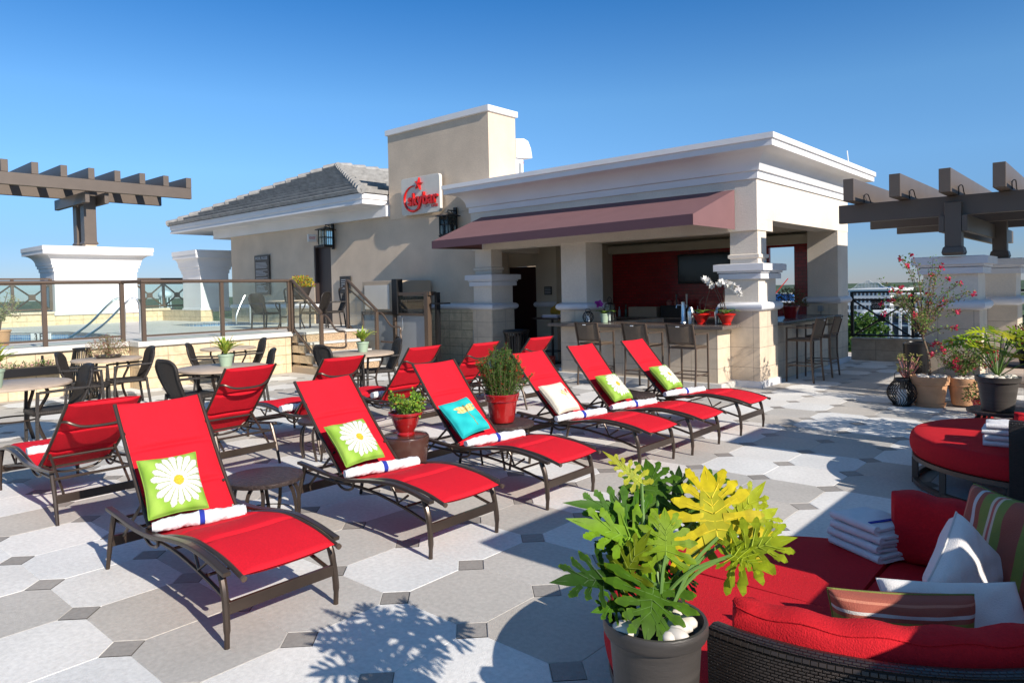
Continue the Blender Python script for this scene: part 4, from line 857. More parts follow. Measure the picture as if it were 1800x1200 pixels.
# ================================================================ BAR STOOLS
def stool_proto():
    t = thing('bar_stool', 'x', 'stool')     # sitter faces +x
    for s in (-1, 1):
        MB().bar([(-.24, .235*s, 0), (-.20, .235*s, .45), (-.20, .235*s, .74), (-.30, .235*s, 1.12)], .022, .028).build('rear_leg', m_rail, t)
        MB().bar([(.23, .235*s, 0), (.22, .235*s, .95)], .022, .028).build('front_leg', m_rail, t)
        MB().bar([(-.22, .235*s, .96), (.235, .235*s, .955)], .03, .018).build('armrest', m_rail, t)
    b = MB()
    for z in (.26, .32): b.bar([(-.21, -.235, z), (-.21, .235, z)], .018, .018, side=Vector((1,0,0))); b.bar([(.23, -.235, z), (.23, .235, z)], .018, .018, side=Vector((1,0,0)))
    for s in (-1, 1): b.bar([(-.21, s*.235, .3), (.23, s*.235, .3)], .018, .018)
    b.build('foot_rail', m_rail, t)
    MB().box(-.20, .235, -.235, .235, .72, .745).build('seat_frame', m_rail, t, bevel=.004)
    MB().box(-.18, .22, -.215, .215, .748, .762).build('seat', mat('brown_mesh', (.13, .095, .065), .7, var=.1, vs=5, bump=.4, bs=300), t, bevel=.004)
    f = lambda u, v: Vector((-.212-.088*u-.03*(1-(2*v-1)**2), (2*v-1)*.225, .80+.31*u+.012*(2*v-1)**2*u))
    b = MB(); b.grid(f, 8, 10); o = b.build('backrest', bpy.data.materials['brown_mesh'], t, smooth=60); md = o.modifiers.new('s', 'SOLIDIFY'); md.thickness = .008
    MB().tube([f(1, k/10) for k in range(11)], .009, 6).tube([f(0, k/10) for k in range(11)], .009, 6).build('back_rail', m_rail, t)
    MB().box(-.352, -.345, -.03, .03, 1.075, 1.09).build('tag', m_white, t)
    return t
so = stool_proto()
ST = [(-4.10, 7.95, 90, 'brown mesh bar stool at the left end of the bar counter'), (-3.12, 7.95, 88, 'middle brown mesh bar stool at the bar counter'), (-2.28, 7.93, 90, 'brown mesh bar stool at the right end of the bar counter'),
 (-1.22, 10.22, 178, 'brown bar stool at the side ledge, the one nearer the cream pillar'), (-1.22, 11.15, 182, 'brown bar stool at the side ledge, farther from the cream pillar')]
for k, (x, y, a, lab) in enumerate(ST):
    if k == 0: so.location = (x, y, 0); so.rotation_euler = (0, 0, radians(a)); tag(so, lab, 'stool', 'brown mesh bar stools')
    else: dup(so, (x, y, 0), radians(a), lab)
# ================================================================ PLANTS
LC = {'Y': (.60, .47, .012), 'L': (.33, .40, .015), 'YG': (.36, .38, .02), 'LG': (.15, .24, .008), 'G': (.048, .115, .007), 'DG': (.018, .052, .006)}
def lobed(b, B, T, N, wid, key, rr, nl=6):
    B, T = Vector(B), Vector(T); ax = T-B; Ln = ax.length; ax.normalize(); N = (N-N.dot(ax)*ax).normalized(); sd_ = ax.cross(N); base = LC[key]
    c1 = tuple(x*rr.uniform(.85, 1.15) for x in base); c2 = lerp3(c1, LC['G'] if key in ('Y', 'YG', 'L') else LC['LG'], .3)
    droop = rr.uniform(.10, .28)*Ln; cup = rr.uniform(.05, .16)
    def P(s, y): r = hypot(s-.0, y*.9); return B+ax*(s*Ln)+sd_*(y*Ln)+N*(cup*abs(y)*Ln-droop*r*r+.012*Ln*sin(s*23+y*17))
    def poly(pts, c): b.add([P(*p) for p in pts], [tuple(range(len(pts)))], c)
    w0 = .17*wid
    cw = lerp3(c1, (.16, .26, .02), .45) if key in ('Y', 'YG') else c1
    mid = [(-.02, 0), (.12, 0), (.28, 0), (.45, 0), (.62, 0), (.80, 0), (1, 0)]
    for s in (1, -1):
        ws = [w0*1.1, w0*1.35, w0*1.2, w0*1.05, w0*.85, w0*.62, 0]
        for k in range(6):
            q = [mid[k], mid[k+1], (mid[k+1][0]+.03, s*ws[k+1]), (mid[k][0]+(.03 if k else -.09), s*ws[k])]
            poly(q if s < 0 else q[::-1], cw if k < 4 else c1)
        for k in range(nl):
            t = k/(nl-1); s0 = -.06+.68*t; th = radians(128-98*t+rr.uniform(-6, 6)); l = wid*(.70+.25*sin(pi*min(1, t*1.1+.15)))*(1-.42*t)*rr.uniform(.88, 1.1)*.85
            dx, dy = cos(th), sin(th)*s; nx, ny = -dy, dx; w_ = .066*(1.15-.35*t)*max(.6, wid); st = (s0+.06, s*w0*.75)
            cen = [(st[0]+dx*l*q, st[1]+dy*l*q) for q in (0, .28, .52, .74, .91, 1.0)]; wv = [w_*.95, w_*.85, w_*1.1, w_*1.25, w_*.85, w_*.12]
            lf = [(c[0]+nx*w*(1+.25*sin(i*2.3+k)), c[1]+ny*w*(1+.25*sin(i*2.3+k))) for i, (c, w) in enumerate(zip(cen, wv))]; rt_ = [(c[0]-nx*w*(1+.2*cos(i*2.9+k)), c[1]-ny*w*(1+.2*cos(i*2.9+k))) for i, (c, w) in enumerate(zip(cen, wv))]
            for i in range(5):
                q = [lf[i], lf[i+1], cen[i+1], cen[i]]; q2 = [cen[i], cen[i+1], rt_[i+1], rt_[i]]
                cc = c1 if i < 4 else c2
                if s > 0: q, q2 = q[::-1], q2[::-1]
                j_ = rr.uniform(.86, 1.12); poly(q, tuple(x*j_ for x in cc)); poly(q2, tuple(x*.93*j_ for x in cc))
            # side teeth
            for (i, sg_) in ((1, 1), (2, -1), (2, 1)):
                e = (lf if sg_ > 0 else rt_)[i]; e2 = (lf if sg_ > 0 else rt_)[i+1]; tip = ((e[0]+e2[0])/2+(nx*sg_+dx*1.1)*w_*.45, (e[1]+e2[1])/2+(ny*sg_+dy*1.1)*w_*.45)
                poly([e, tip, e2], c2)
            vc = tuple(min(1, x*1.35+.03) for x in c1); b.tube([P(st[0]*.8, st[1]*.1)+N*.002, P(*cen[2])+N*.0015], [.0016*Ln/.2, .0006], 4, col=vc)
    b.tube([P(0, 0)+N*.001, P(.5, 0)+N*.001, P(.95, 0)], [.0026, .0016, .0006], 5, col=tuple(min(1, x*1.3+.04) for x in c1))
def pebbles(t, c, r, n, seed, size=.03):
    rr = random.Random(seed); b = MB()
    for k in range(n):
        a, q = rr.uniform(0, 2*pi), r*sqrt(rr.uniform(.05, 1)); s = size*rr.uniform(.6, 1.15)
        b.ball((c[0]+q*cos(a), c[1]+q*sin(a), c[2]+s*.35), s, 7, sx=rr.uniform(.8, 1.3), sy=rr.uniform(.7, 1.1), sz=.7)
    o = b.build('pebbles', m_stone, t, smooth=80); return o
def potm(t, c, prof, m, n=36, nm='pot'): return MB().lathe(prof, c, n).build(nm, m, t, smooth=35)
def stdpot(t, c, r, h, m, rim=.035, tap=.72, nm='pot', soil=True):
    potm(t, c, [(0, 0), (r*tap, 0), (r*(tap+.02), .01), (r*.94, h-rim), (r*1.0, h-rim), (r*1.03, h-rim*.5), (r, h), (r*.93, h), (r*.90, h-.03), (0, h-.03)], m, nm=nm)
    if soil: MB().lathe([(0, h-.026), (r*.9, h-.026)], c, 20).build('soil', m_soil, t)
# big plant in the foreground
t = thing('philodendron', 'large potted plant with yellow and green deeply lobed leaves in the foreground', 'potted plant', (2.13, -.78, .47))
pc = (2.13, -.78, .47); pr_ = .142; ph_ = .33
potm(t, pc, [(0, 0), (.105, 0), (.108, .01), (.128, ph_-.045), (.140, ph_-.042), (.146, ph_-.03), (.146, ph_-.008), (.143, ph_), (.134, ph_), (.130, ph_-.03), (0, ph_-.035)], m_greypot)
MB().lathe([(0, ph_-.032), (.129, ph_-.032)], pc, 24).build('soil', m_soil, t)
pebbles(t, (2.13, -.78, .47+ph_-.02), .112, 26, 4, .030)
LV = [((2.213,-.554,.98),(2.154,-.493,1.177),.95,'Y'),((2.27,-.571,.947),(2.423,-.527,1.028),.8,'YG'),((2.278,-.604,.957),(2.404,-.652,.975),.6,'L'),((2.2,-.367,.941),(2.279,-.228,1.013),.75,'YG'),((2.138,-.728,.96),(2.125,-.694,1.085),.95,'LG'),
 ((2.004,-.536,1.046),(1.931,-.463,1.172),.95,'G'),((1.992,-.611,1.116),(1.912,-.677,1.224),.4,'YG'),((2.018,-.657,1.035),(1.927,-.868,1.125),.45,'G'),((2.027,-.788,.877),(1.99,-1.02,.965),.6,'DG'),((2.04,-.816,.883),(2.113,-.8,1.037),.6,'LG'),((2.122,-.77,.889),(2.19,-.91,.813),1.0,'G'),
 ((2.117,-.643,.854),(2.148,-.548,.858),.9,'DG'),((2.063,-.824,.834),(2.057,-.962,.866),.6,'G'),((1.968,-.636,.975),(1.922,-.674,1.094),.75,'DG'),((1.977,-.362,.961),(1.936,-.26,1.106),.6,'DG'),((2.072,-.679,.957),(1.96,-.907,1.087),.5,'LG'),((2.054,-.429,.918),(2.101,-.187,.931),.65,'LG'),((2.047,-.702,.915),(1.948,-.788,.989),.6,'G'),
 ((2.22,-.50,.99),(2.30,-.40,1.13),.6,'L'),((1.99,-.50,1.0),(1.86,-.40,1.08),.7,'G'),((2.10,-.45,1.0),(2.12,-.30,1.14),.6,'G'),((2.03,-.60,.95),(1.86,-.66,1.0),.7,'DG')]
rr = random.Random(11)
def petiole(a, B, t, m=m_stem, r=.0055):
    a, B = Vector(a), Vector(B); c = a.lerp(B, .5)+Vector((0, 0, .04)); MB().tube(spline([a, c, B], 5), [r]*11, 6).build('stem', m, t, smooth=50)
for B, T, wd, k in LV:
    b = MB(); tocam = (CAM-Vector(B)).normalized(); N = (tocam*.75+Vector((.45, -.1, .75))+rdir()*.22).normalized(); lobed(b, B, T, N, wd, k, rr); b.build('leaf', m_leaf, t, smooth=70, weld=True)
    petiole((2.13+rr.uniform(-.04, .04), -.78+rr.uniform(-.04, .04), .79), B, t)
# second one by the rear daybed
def philo(c, zr, n, R, H, lab, pot, seed, cols, flowers=0):
    t = thing('philodendron', lab, 'potted plant', (c[0], c[1], c[2])); rr = random.Random(seed); pot(t)
    for k in range(n):
        a = k*2.4+rr.uniform(-.3, .3); q = rr.uniform(.25, 1)*R; h = H*(1-.55*(q/R)**1.5)*rr.uniform(.75, 1.1)
        B = Vector((c[0]+q*cos(a), c[1]+q*sin(a), zr+h)); T = B+Vector((cos(a), sin(a), rr.uniform(-.3, .5))).normalized()*rr.uniform(.15, .24)
        N = Vector((.4, -.3, 1)).normalized(); b = MB(); lobed(b, B, T, N, rr.uniform(.6, .85), rr.choice(cols), rr, 5); b.build('leaf', m_leaf, t, smooth=70, weld=True); petiole((c[0], c[1], zr), B, t, r=.005)
    return t
def bp_(t): potm(t, (2.14, 5.80, .45), [(0, 0), (.135, 0), (.17, .27), (.19, .28), (.195, .33), (.18, .33), (.17, .30), (0, .30)], m_greypot); pebbles(t, (2.14, 5.80, .76), .155, 34, 6, .034)
philo((2.14, 5.80, .45), .77, 24, .40, .50, 'yellow-green lobed plant in a grey pot on the low table behind the rear daybed', bp_, 8, ['L', 'YG', 'LG', 'LG', 'L'])
def strap(c, z, r, h, n, lab, seed, sc=1, pot=(.105, .17)):
    t = thing('bromeliad', lab, 'potted plant', (c[0], c[1], z), 'leafy plants in sage pots'); rr = random.Random(seed); stdpot(t, (c[0], c[1], z), pot[0], pot[1], m_sage, .03, .72)
    b = MB(); z0 = z+pot[1]
    for k in range(n):
        a = k*2.399; e = rr.uniform(.2, 1); L_ = h*rr.uniform(.8, 1.1); P = [Vector((c[0]+cos(a)*r*e*q*L_/h, c[1]+sin(a)*r*e*q*L_/h, z0+L_*(q*(1.25-.75*e*q)))) for q in (0, .25, .5, .75, 1)]
        sd_ = Vector((-sin(a), cos(a), 0)); w_ = .030*sc
        for j in range(4):
            w0, w1 = w_*(1, .95, .8, .5)[j], w_*(.95, .8, .5, 0)[j]; g = jit((.40, .46, .07) if rr.random() < .6 else (.24, .36, .05), .15); up = Vector((0, 0, .006))
            b.add([P[j]-sd_*w0+up, P[j], P[j]+sd_*w0+up, P[j+1]+sd_*w1+up, P[j+1], P[j+1]-sd_*w1+up], [(0, 1, 4, 5), (1, 2, 3, 4)], g)
    b.build('foliage', m_leaf, t); return t
strap((-6.62, -.42), .735, .34, .30, 34, 'spiky yellow-green plant in a sage pot on the leftmost table', 1, 1.0, (.125, .21)); strap((-6.5, 2.28), .735, .30, .26, 26, 'spiky yellow-green plant in a sage pot on the middle table', 2, .8); strap((-6.6, 4.72), .735, .26, .24, 34, 'spiky yellow-green plant in a sage pot on the table beside the steps', 3, .85)
def clump(b, c, R, H, n, ls, cols, rr, up=.6, shape=None, mode='leaf', wr=.55):
    for k in range(n):
        while True:
            v = Vector((rr.uniform(-1, 1), rr.uniform(-1, 1), rr.uniform(0, 1)))
            if v.x**2+v.y**2+(v.z*.9)**2 < 1 and (shape is None or shape(v)): break
        p = Vector((c[0]+v.x*R, c[1]+v.y*R, c[2]+v.z*H)); d = (Vector((v.x, v.y, v.z*.5+up))+rdir()*.7).normalized()
        l = ls*rr.uniform(.7, 1.3); b.leaf(p, d, rdir(), l, l*wr, jit(rr.choice(cols), .2))
rr = random.Random(21)
t = thing('jade_plant', 'bushy green jade plant in a red glazed pot on the brown drum table', 'potted plant', (-1.67, 1.5, .47))
c = (-1.67, 1.50, .472); potm(t, c, [(0, 0), (.075, 0), (.08, .015), (.07, .03), (.105, .09), (.122, .15), (.128, .175), (.150, .18), (.153, .195), (.148, .205), (.135, .20), (.125, .185), (0, .18)], m_redpot)
MB().lathe([(0, .183), (.125, .183)], c, 20).build('soil', m_stone, t)
b = MB(); st_ = MB()
for k in range(34):
    a = rr.uniform(0, 2*pi); q = sqrt(rr.random())*.17; top = Vector((c[0]+q*cos(a), c[1]+q*sin(a), c[2]+.21+rr.uniform(.05, .23)*(1-.9*q/.2*.5))); st_.tube([(c[0]+q*.4*cos(a), c[1]+q*.4*sin(a), c[2]+.18), top], [.007, .005], 5)
    for j in range(22):
        d = rdir(.25); p = top+d*rr.uniform(.0, .028)-Vector((0, 0, rr.uniform(0, .08))); b.leaf(p, d, rdir(), rr.uniform(.022, .036), .022, jit(rr.choice([(.20,.34,.035),(.26,.40,.05),(.13,.26,.03),(.34,.16,.04)] if rr.random() < .25 else [(.20,.34,.035),(.26,.40,.05),(.13,.26,.03)]), .2), 0)
b.build('foliage', m_leaf, t); st_.build('stems', m_stem, t)
t = thing('rosemary', 'upright dark green rosemary bush in a big red glazed pot between the loungers', 'potted plant', (-1.54, 2.62, .43))
c = (-1.54, 2.62, .432); potm(t, c, [(0, 0), (.115, 0), (.12, .01), (.128, .05), (.15, .205), (.165, .21), (.162, .225), (.172, .25), (.176, .27), (.170, .28), (.158, .275), (.15, .255), (0, .25)], m_redpot)
MB().lathe([(0, .255), (.152, .255)], c, 20).build('soil', m_stone, t)
b = MB(); st_ = MB(); rr = random.Random(8)
sprigs = [(.20*cos(k*2.4)*sqrt(k/60), .20*sin(k*2.4)*sqrt(k/60)) for k in range(60)]
for k, (x, y) in enumerate(sprigs):
    q = hypot(x, y); h = (.48-1.05*q)*rr.uniform(.7, 1.12)+.05; base = Vector((c[0]+x*.7, c[1]+y*.7, c[2]+.25)); top = Vector((c[0]+x*1.25, c[1]+y*1.25, c[2]+.25+h))
    if k == 58: top = Vector((c[0]+.24, c[1]+.20, c[2]+.46))
    if k == 53: top = Vector((c[0]-.20, c[1]-.12, c[2]+.56))
    st_.tube([base, top], [.004, .002], 4); n = int(h*480)+40
    for j in range(n):
        f = rr.uniform(.0, 1); p = base.lerp(top, f); w_ = .06*(1.12-f); d = (rdir()*.8+Vector((0, 0, .75))).normalized()
        b.leaf(p+Vector((rr.uniform(-1, 1), rr.uniform(-1, 1), 0))*w_*.45, d, rdir(), rr.uniform(.022, .04), .0055, jit(rr.choice([(.06,.13,.025),(.09,.18,.035),(.13,.22,.05),(.04,.09,.02)] if rr.random() > .03 else [(.4,.06,.02)]), .25), 0)
b.build('foliage', m_leaf, t); st_.build('stems', m_wood, t)
t = thing('grass_planter', 'low dark bowl of wispy brown-green grass on the table by the pool wall', 'potted plant', (-9.7, 1.85, .735)); c = (-9.7, 1.85, .735); rr = random.Random(4)
potm(t, c, [(0, 0), (.17, 0), (.20, .05), (.19, .05), (0, .045)], m_greypot); b = MB()
for k in range(1300):
    a = rr.uniform(0, 2*pi); q = rr.random()**.6*.33; h = rr.uniform(.05, .42)*(1-.4*q/.33); p = Vector((c[0]+q*cos(a), c[1]+q*sin(a), c[2]+h)); b.leaf(p, rdir(.2), rdir(), rr.uniform(.02, .05), .012, jit(rr.choice([(.30,.22,.12),(.20,.24,.09),(.36,.30,.18),(.28,.10,.09)]), .2))
for k in range(60): a = k*2.4; b.tube([(c[0], c[1], c[2]+.04), (c[0]+.3*cos(a)*(k/60), c[1]+.3*sin(a)*(k/60), c[2]+.40-.2*k/60)], .002, 3, col=(.25, .18, .1))
b.build('foliage', m_leaf, t)
t = thing('flower_planter', 'tapered dark planter of yellow and orange foliage on the pool deck table', 'potted plant', (-12.55, 7.3, 1.585)); c = (-12.55, 7.3, 1.587)
potm(t, c, [(0, 0), (.13, 0), (.15, .02), (.26, .30), (.28, .32), (.25, .32), (0, .30)], m_greypot); b = MB(); rr = random.Random(9); clump(b, (c[0], c[1], c[2]+.30), .34, .28, 900, .05, [(.36,.38,.04),(.55,.42,.04),(.5,.14,.03),(.20,.30,.04)], rr); b.build('foliage', m_leaf, t)
t = thing('window_box', 'long black flower box of pink and cream flowers on the pool wall', 'planter', (-11.2, .75, .45)); MB().box(-11.28, -11.08, .0, 1.55, .42, .57).box(-11.3, -11.27, .2, .24, .5, .75).box(-11.3, -11.27, 1.3, 1.34, .5, .75).build('box', m_black, t, bevel=.01); b = MB()
for k in range(34): clump(b, (-11.16+rr.uniform(-.07, .07), .05+k*.043, .57), .05, .10, 16, .035, [(.08,.18,.04),(.12,.2,.06),(.42,.40,.28)] if k % 3 else [(.30,.04,.08),(.1,.2,.05),(.38,.16,.2)], rr)
b.build('foliage', m_leaf, t)
t = thing('deck_shrub', 'spindly shrub in a terracotta pot at the left edge of the pool deck', 'potted plant', (-13.55, 1.27, .85)); c = (-13.60, 1.24, .85); stdpot(t, c, .18, .30, m_terra); b = MB(); sm = MB(); rr = random.Random(14)
for k in range(16):
    a = rr.uniform(0, 2*pi); q = rr.uniform(.1, .45); P = spline([(c[0], c[1], c[2]+.28), (c[0]+q*.2*cos(a), c[1]+q*.2*sin(a), c[2]+.6), (c[0]+q*cos(a), c[1]+q*sin(a), c[2]+rr.uniform(.5, 1.05))], 4); sm.tube(P, [.007]*len(P), 5)
    for p in P[3:]:
        for j in range(9): b.leaf(p+rdir()*.05, rdir(), rdir(), .045, .02, jit(rr.choice([(.32,.30,.12),(.22,.26,.09),(.4,.35,.2)])))
b.build('foliage', m_leaf, t); sm.build('stems', m_wood, t)
# bougainvilleas
def bougain(c, zr, trunk, R, H, z0, n, lab, pot, seed, fl):
    t = thing('bougainvillea', lab, 'potted plant', c); rr = random.Random(seed); pot(t); tw = MB(); lf = MB(); pf = MB()
    top = Vector(c)+Vector((trunk[0], trunk[1], z0)); P = spline([(c[0], c[1], zr), (c[0]+trunk[0]*.2, c[1]+trunk[1]*.3, zr+(z0-zr)*.5), top], 6)
    MB().tube(P, [.022-.008*k/len(P) for k in range(len(P))], 8).build('trunk', m_wood, t, smooth=60)
    if z0 > .7: MB().tube([p+Vector((.024*cos(i*2.2), .024*sin(i*2.2), 0)) for i, p in enumerate(P)], .004, 5).build('light_string', bpy.data.materials.get('string_green') or mat('string_green', (.02, .14, .09), .4), t)
    for k in range(n):
        a = k*2.399+rr.uniform(-.4, .4); q = R*rr.uniform(.25, 1); h = H*rr.uniform(.15, 1)*(1-.35*(q/R)**2)
        e = top+Vector((q*cos(a), q*sin(a), h)); Q = spline([top, top+Vector((q*.45*cos(a+.3), q*.45*sin(a+.3), h*.7)), e], 5); tw.tube(Q, [.006*(1-.06*i) for i in range(len(Q))], 4)
        for i, p in enumerate(Q[2:]):
            for j in range(5): lf.leaf(p+rdir()*.05, rdir(.2), rdir(), rr.uniform(.025, .045), .022, jit(rr.choice([(.08,.18,.03),(.13,.24,.05),(.18,.26,.06),(.30,.2,.1)]), .2))
        if rr.random() < fl:
            for j in range(14): pf.leaf(e+rdir()*.028, rdir(), rdir(), .036, .034, jit((.56, .012, .07), .3), 0)
    tw.build('twigs', m_wood, t); lf.build('foliage', m_leaf, t); pf.build('flowers', m_flower, t); return t
def tpot(c, r, h, saucer=True):
    def f(t):
        potm(t, c, [(0, .03), (r*.66, .03), (r*.70, .04), (r*.86, h*.72), (r*.95, h*.74), (r*.95, h*.80), (r*.98, h*.82), (r*1.0, h), (r*.92, h), (r*.90, h-.03), (0, h-.03)], m_terra)
        if saucer: potm(t, c, [(0, .0), (r*.72, 0), (r*.80, .05), (r*.76, .05), (r*.70, .02), (0, .02)], m_terra, nm='saucer')
        pebbles(t, (c[0], c[1], h-.02), r*.8, 40, 3, .032)
    return f
bougain((1.03, 8.55, 0), .40, (-.10, .10), .60, 1.25, .95, 40, 'tall bougainvillea with red flowers in a terracotta pot, its trunk wound with green lights', tpot((1.03, 8.55, 0), .245, .42), 31, .7)
bougain((1.40, 8.75, 0), .40, (.0, .0), .52, .55, .45, 40, 'low spreading bougainvillea in the terracotta pot behind the yellow-green plant', tpot((1.40, 8.75, 0), .21, .40, False), 32, .5)
t = thing('succulent', 'small pink-stemmed succulent in a dark pot behind the round floor lantern', 'potted plant', (.70, 8.75, 0)); c = (.70, 8.78, 0); stdpot(t, c, .10, .30, m_greypot); b = MB(); sm = MB(); rr = random.Random(3)
for k in range(16):
    a = k*2.4; e = Vector((c[0]+.17*cos(a)*rr.uniform(.4, 1.2), c[1]+.17*sin(a), c[2]+rr.uniform(.45, .68))); sm.tube([(c[0], c[1], .28), e], .008, 5)
    for j in range(9): b.leaf(e+rdir()*.02, rdir(.3), rdir(), .045, .02, jit((.36, .36, .12)))
b.build('foliage', m_leaf, t); sm.build('stems', mat('pink_stem', (.38, .16, .14), .5), t)
t = thing('flower_urn', 'black urn of red flowers on the black side table at the right edge', 'potted plant', (2.12, 8.2, .68)); c = (2.14, 8.2, .68); potm(t, c, [(0, 0), (.06, 0), (.07, .03), (.10, .18), (.13, .24), (.12, .24), (0, .22)], m_black); b = MB(); clump(b, (c[0], c[1], c[2]+.22), .17, .26, 320, .04, [(.08,.14,.03),(.3,.02,.05),(.14,.2,.05)], rr); b.build('foliage', m_leaf, t)
t = thing('side_stand', 'black round side table carrying the flower urn at the right edge', 'side table', (2.14, 8.2, 0)); MB().lathe([(0, .645), (.24, .645), (.245, .66), (.24, .678), (0, .678)], (2.14, 8.2, 0), 28).build('table_top', m_black, t); MB().tube([(2.14, 8.2, .64), (2.14, 8.2, .02)], .02, 8).lathe([(0, 0), (.14, 0), (.12, .03), (0, .04)], (2.14, 8.2, 0), 20).build('stand', m_black, t)
t = thing('red_planter', 'small red pot with a sprawling plant behind the grey pot', 'potted plant', (1.72, 7.4, 0)); c = (1.80, 7.5, 0); stdpot(t, c, .13, .30, m_redbowl, tap=.6); b = MB(); clump(b, (c[0], c[1], .28), .22, .24, 420, .04, [(.26,.12,.06),(.16,.22,.06),(.3,.26,.1)], rr, .2); b.build('foliage', m_leaf, t)
# ---- things on the bar
def orchid(c, lab, m, flower, stems, seed, nm='orchid', bowl=True):
    t = thing(nm, lab, 'potted plant', c); rr = random.Random(seed)
    if bowl: potm(t, c, [(0, 0), (.075, 0), (.08, .012), (.07, .025), (.11, .10), (.145, .16), (.155, .165), (.155, .185), (.145, .19), (.135, .175), (0, .17)], m); z = c[2]+.18; MB().lathe([(0, .178), (.138, .178)], c, 20).build('moss', m_stone, t)
    else: stdpot(t, c, .085, .17, m, .025); z = c[2]+.16
    b = MB()
    for k in range(7):
        a = k*2.4+.5; P = [Vector((c[0]+q*.26*cos(a), c[1]+q*.26*sin(a), z+.07*sin(q*pi*.8))) for q in (0, .35, .7, 1)]; s = Vector((-sin(a), cos(a), 0))
        for j in range(3): w0, w1 = (.02, .045, .04)[j], (.045, .04, 0)[j]; b.add([P[j]-s*w0, P[j]+s*w0, P[j+1]+s*w1, P[j+1]-s*w1], [(0, 1, 2, 3)], jit((.12, .22, .04)))
    b.build('foliage', m_leaf, t); sm = MB(); fb = MB()
    for P in stems:
        Q = spline([Vector(c)+Vector((p[0], p[1], p[2]+.17)) for p in P], 6); sm.tube(Q, .005, 5)
        if flower:
            for p in Q[int(len(Q)*.60):]:
                for j in range(2):
                    o_ = p+rdir()*.03; n_ = rdir()
                    for q in range(5): d = Matrix.Rotation(q*2*pi/5, 3, n_) @ n_.orthogonal(); fb.leaf(o_, d, n_, .058, .05, jit(flower, .05), 0)
    sm.build('stems', m_wood, t)
    if flower: fb.build('flowers', m_flower, t)
    return t
orchid((-1.98, 8.72, 1.062), 'white orchid in a red bowl at the right end of the bar counter', m_redbowl, (.78, .77, .74), [[(.02, 0, 0), (-.05, .02, .25), (-.03, 0, .42), (.15, -.05, .50), (.28, -.1, .34)], [(-.03, 0, 0), (-.10, .02, .28), (-.16, 0, .44), (-.05, -.03, .55), (.12, -.05, .46)], [(-.05, 0, 0), (-.14, 0, .3), (-.26, .0, .5), (-.4, 0, .62)]], 1)
orchid((-2.42, 8.70, 1.062), 'leafy bare-stemmed orchid in a red bowl on the bar counter, left of the white orchid', m_redbowl, None, [[(.04, 0, 0), (.09, .02, .25), (.16, .05, .48)], [(0, 0, 0), (-.05, .05, .2), (.0, .1, .3)]], 2)
orchid((-4.46, 8.78, 1.062), 'purple orchid in a small sage pot on the left part of the bar counter', m_sage, (.42, .05, .42), [[(0, 0, 0), (-.03, 0, .12), (-.10, -.02, .20), (-.14, -.03, .18)]], 3, bowl=False)
def globe(c, r, h, lab, nm='candle_lantern', wires=14, candle=True, grp='black candle lanterns'):
    t = thing(nm, lab, 'lantern', c, grp); b = MB()
    for k in range(wires):
        a = 2*pi*k/wires; b.tube([(c[0]+(.05+(r-.05)*sin(pi*(.12+.76*q/8)))*cos(a+.25*sin(q*.8)), c[1]+(.05+(r-.05)*sin(pi*(.12+.76*q/8)))*sin(a+.25*sin(q*.8)), c[2]+h*(.06+.80*q/8)) for q in range(9)], .006, 5)
    for z, q in ((.05, .62), (.86, .55), (.93, .5)): b.tube(arc(r*q, 0, 2*pi, 20, (c[0], c[1], c[2]+h*z))[:-1], .007, 5, close=True)
    b.build('wire_cage', m_black, t, smooth=60); MB().lathe([(0, 0), (r*.62, 0), (r*.62, .012), (0, .012)], c, 20).build('base', m_black, t)
    MB().lathe([(r*.5, h*.86), (r*.56, h*.88), (r*.52, h*.96), (r*.46, h*.96)], c, 20).build('collar', m_black, t)
    MB().tube(spline([(c[0]-r*.5, c[1], c[2]+h*.94), (c[0]-r*.4, c[1], c[2]+h*1.15), (c[0]+r*.4, c[1], c[2]+h*1.15), (c[0]+r*.5, c[1], c[2]+h*.94)], 5), .005, 5).build('handle', m_black, t)
    if candle: MB().lathe([(0, .012), (r*.33, .012), (r*.33, h*.55), (r*.3, h*.56), (0, h*.55)], c, 18).build('candle', m_white, t)
globe((.72, 8.40, 0), .19, .40, 'round black wire lantern with a white candle standing on the floor', wires=30); globe((-4.82, 8.75, 1.062), .105, .22, 'small round black lantern on the bar counter', wires=10)
def tall_lantern(c, w_, h, lab, m=m_black):
    t = thing('candle_lantern', lab, 'lantern', c, 'black candle lanterns'); b = MB(); x, y, z = c
    for a in (-1, 1):
        for e in (-1, 1): b.bar([(x+a*w_, y+e*w_, z), (x+a*w_*.75, y+e*w_*.75, z+h*.8)], .014, .014)
    b.ring([(0, z), (0, z+.02)], x-w_, x+w_, y-w_, y+w_); b.ring([(0, z+h*.8), (.01, z+h*.82), (-w_*.5, z+h*.9)], x-w_*.75, x+w_*.75, y-w_*.75, y+w_*.75); b.build('frame', m, t)
    MB().tube(spline([(x-w_*.4, y, z+h*.9), (x-w_*.5, y, z+h*1.05), (x, y, z+h*1.15), (x+w_*.5, y, z+h*1.05), (x+w_*.4, y, z+h*.9)], 4), .006, 5).build('handle', m, t); MB().box(x-w_*.7, x+w_*.7, y-w_*.7, y+w_*.7, z+.02, z+h*.78).build('glass', m_glass, t); MB().lathe([(0, .02), (w_*.35, .02), (w_*.35, h*.4), (0, h*.4)], c, 14).build('candle', m_white, t)
tall_lantern((-4.55, 9.1, 1.058), .085, .42, 'tall black lantern behind the purple orchid on the bar counter'); tall_lantern((-2.12, 8.88, 1.062), .07, .32, 'tall dark lantern between the two red bowls on the bar counter')
tall_lantern((-10.95, 1.86, .90), .12, .38, 'black ribbed lantern standing on the pool wall coping') if False else None
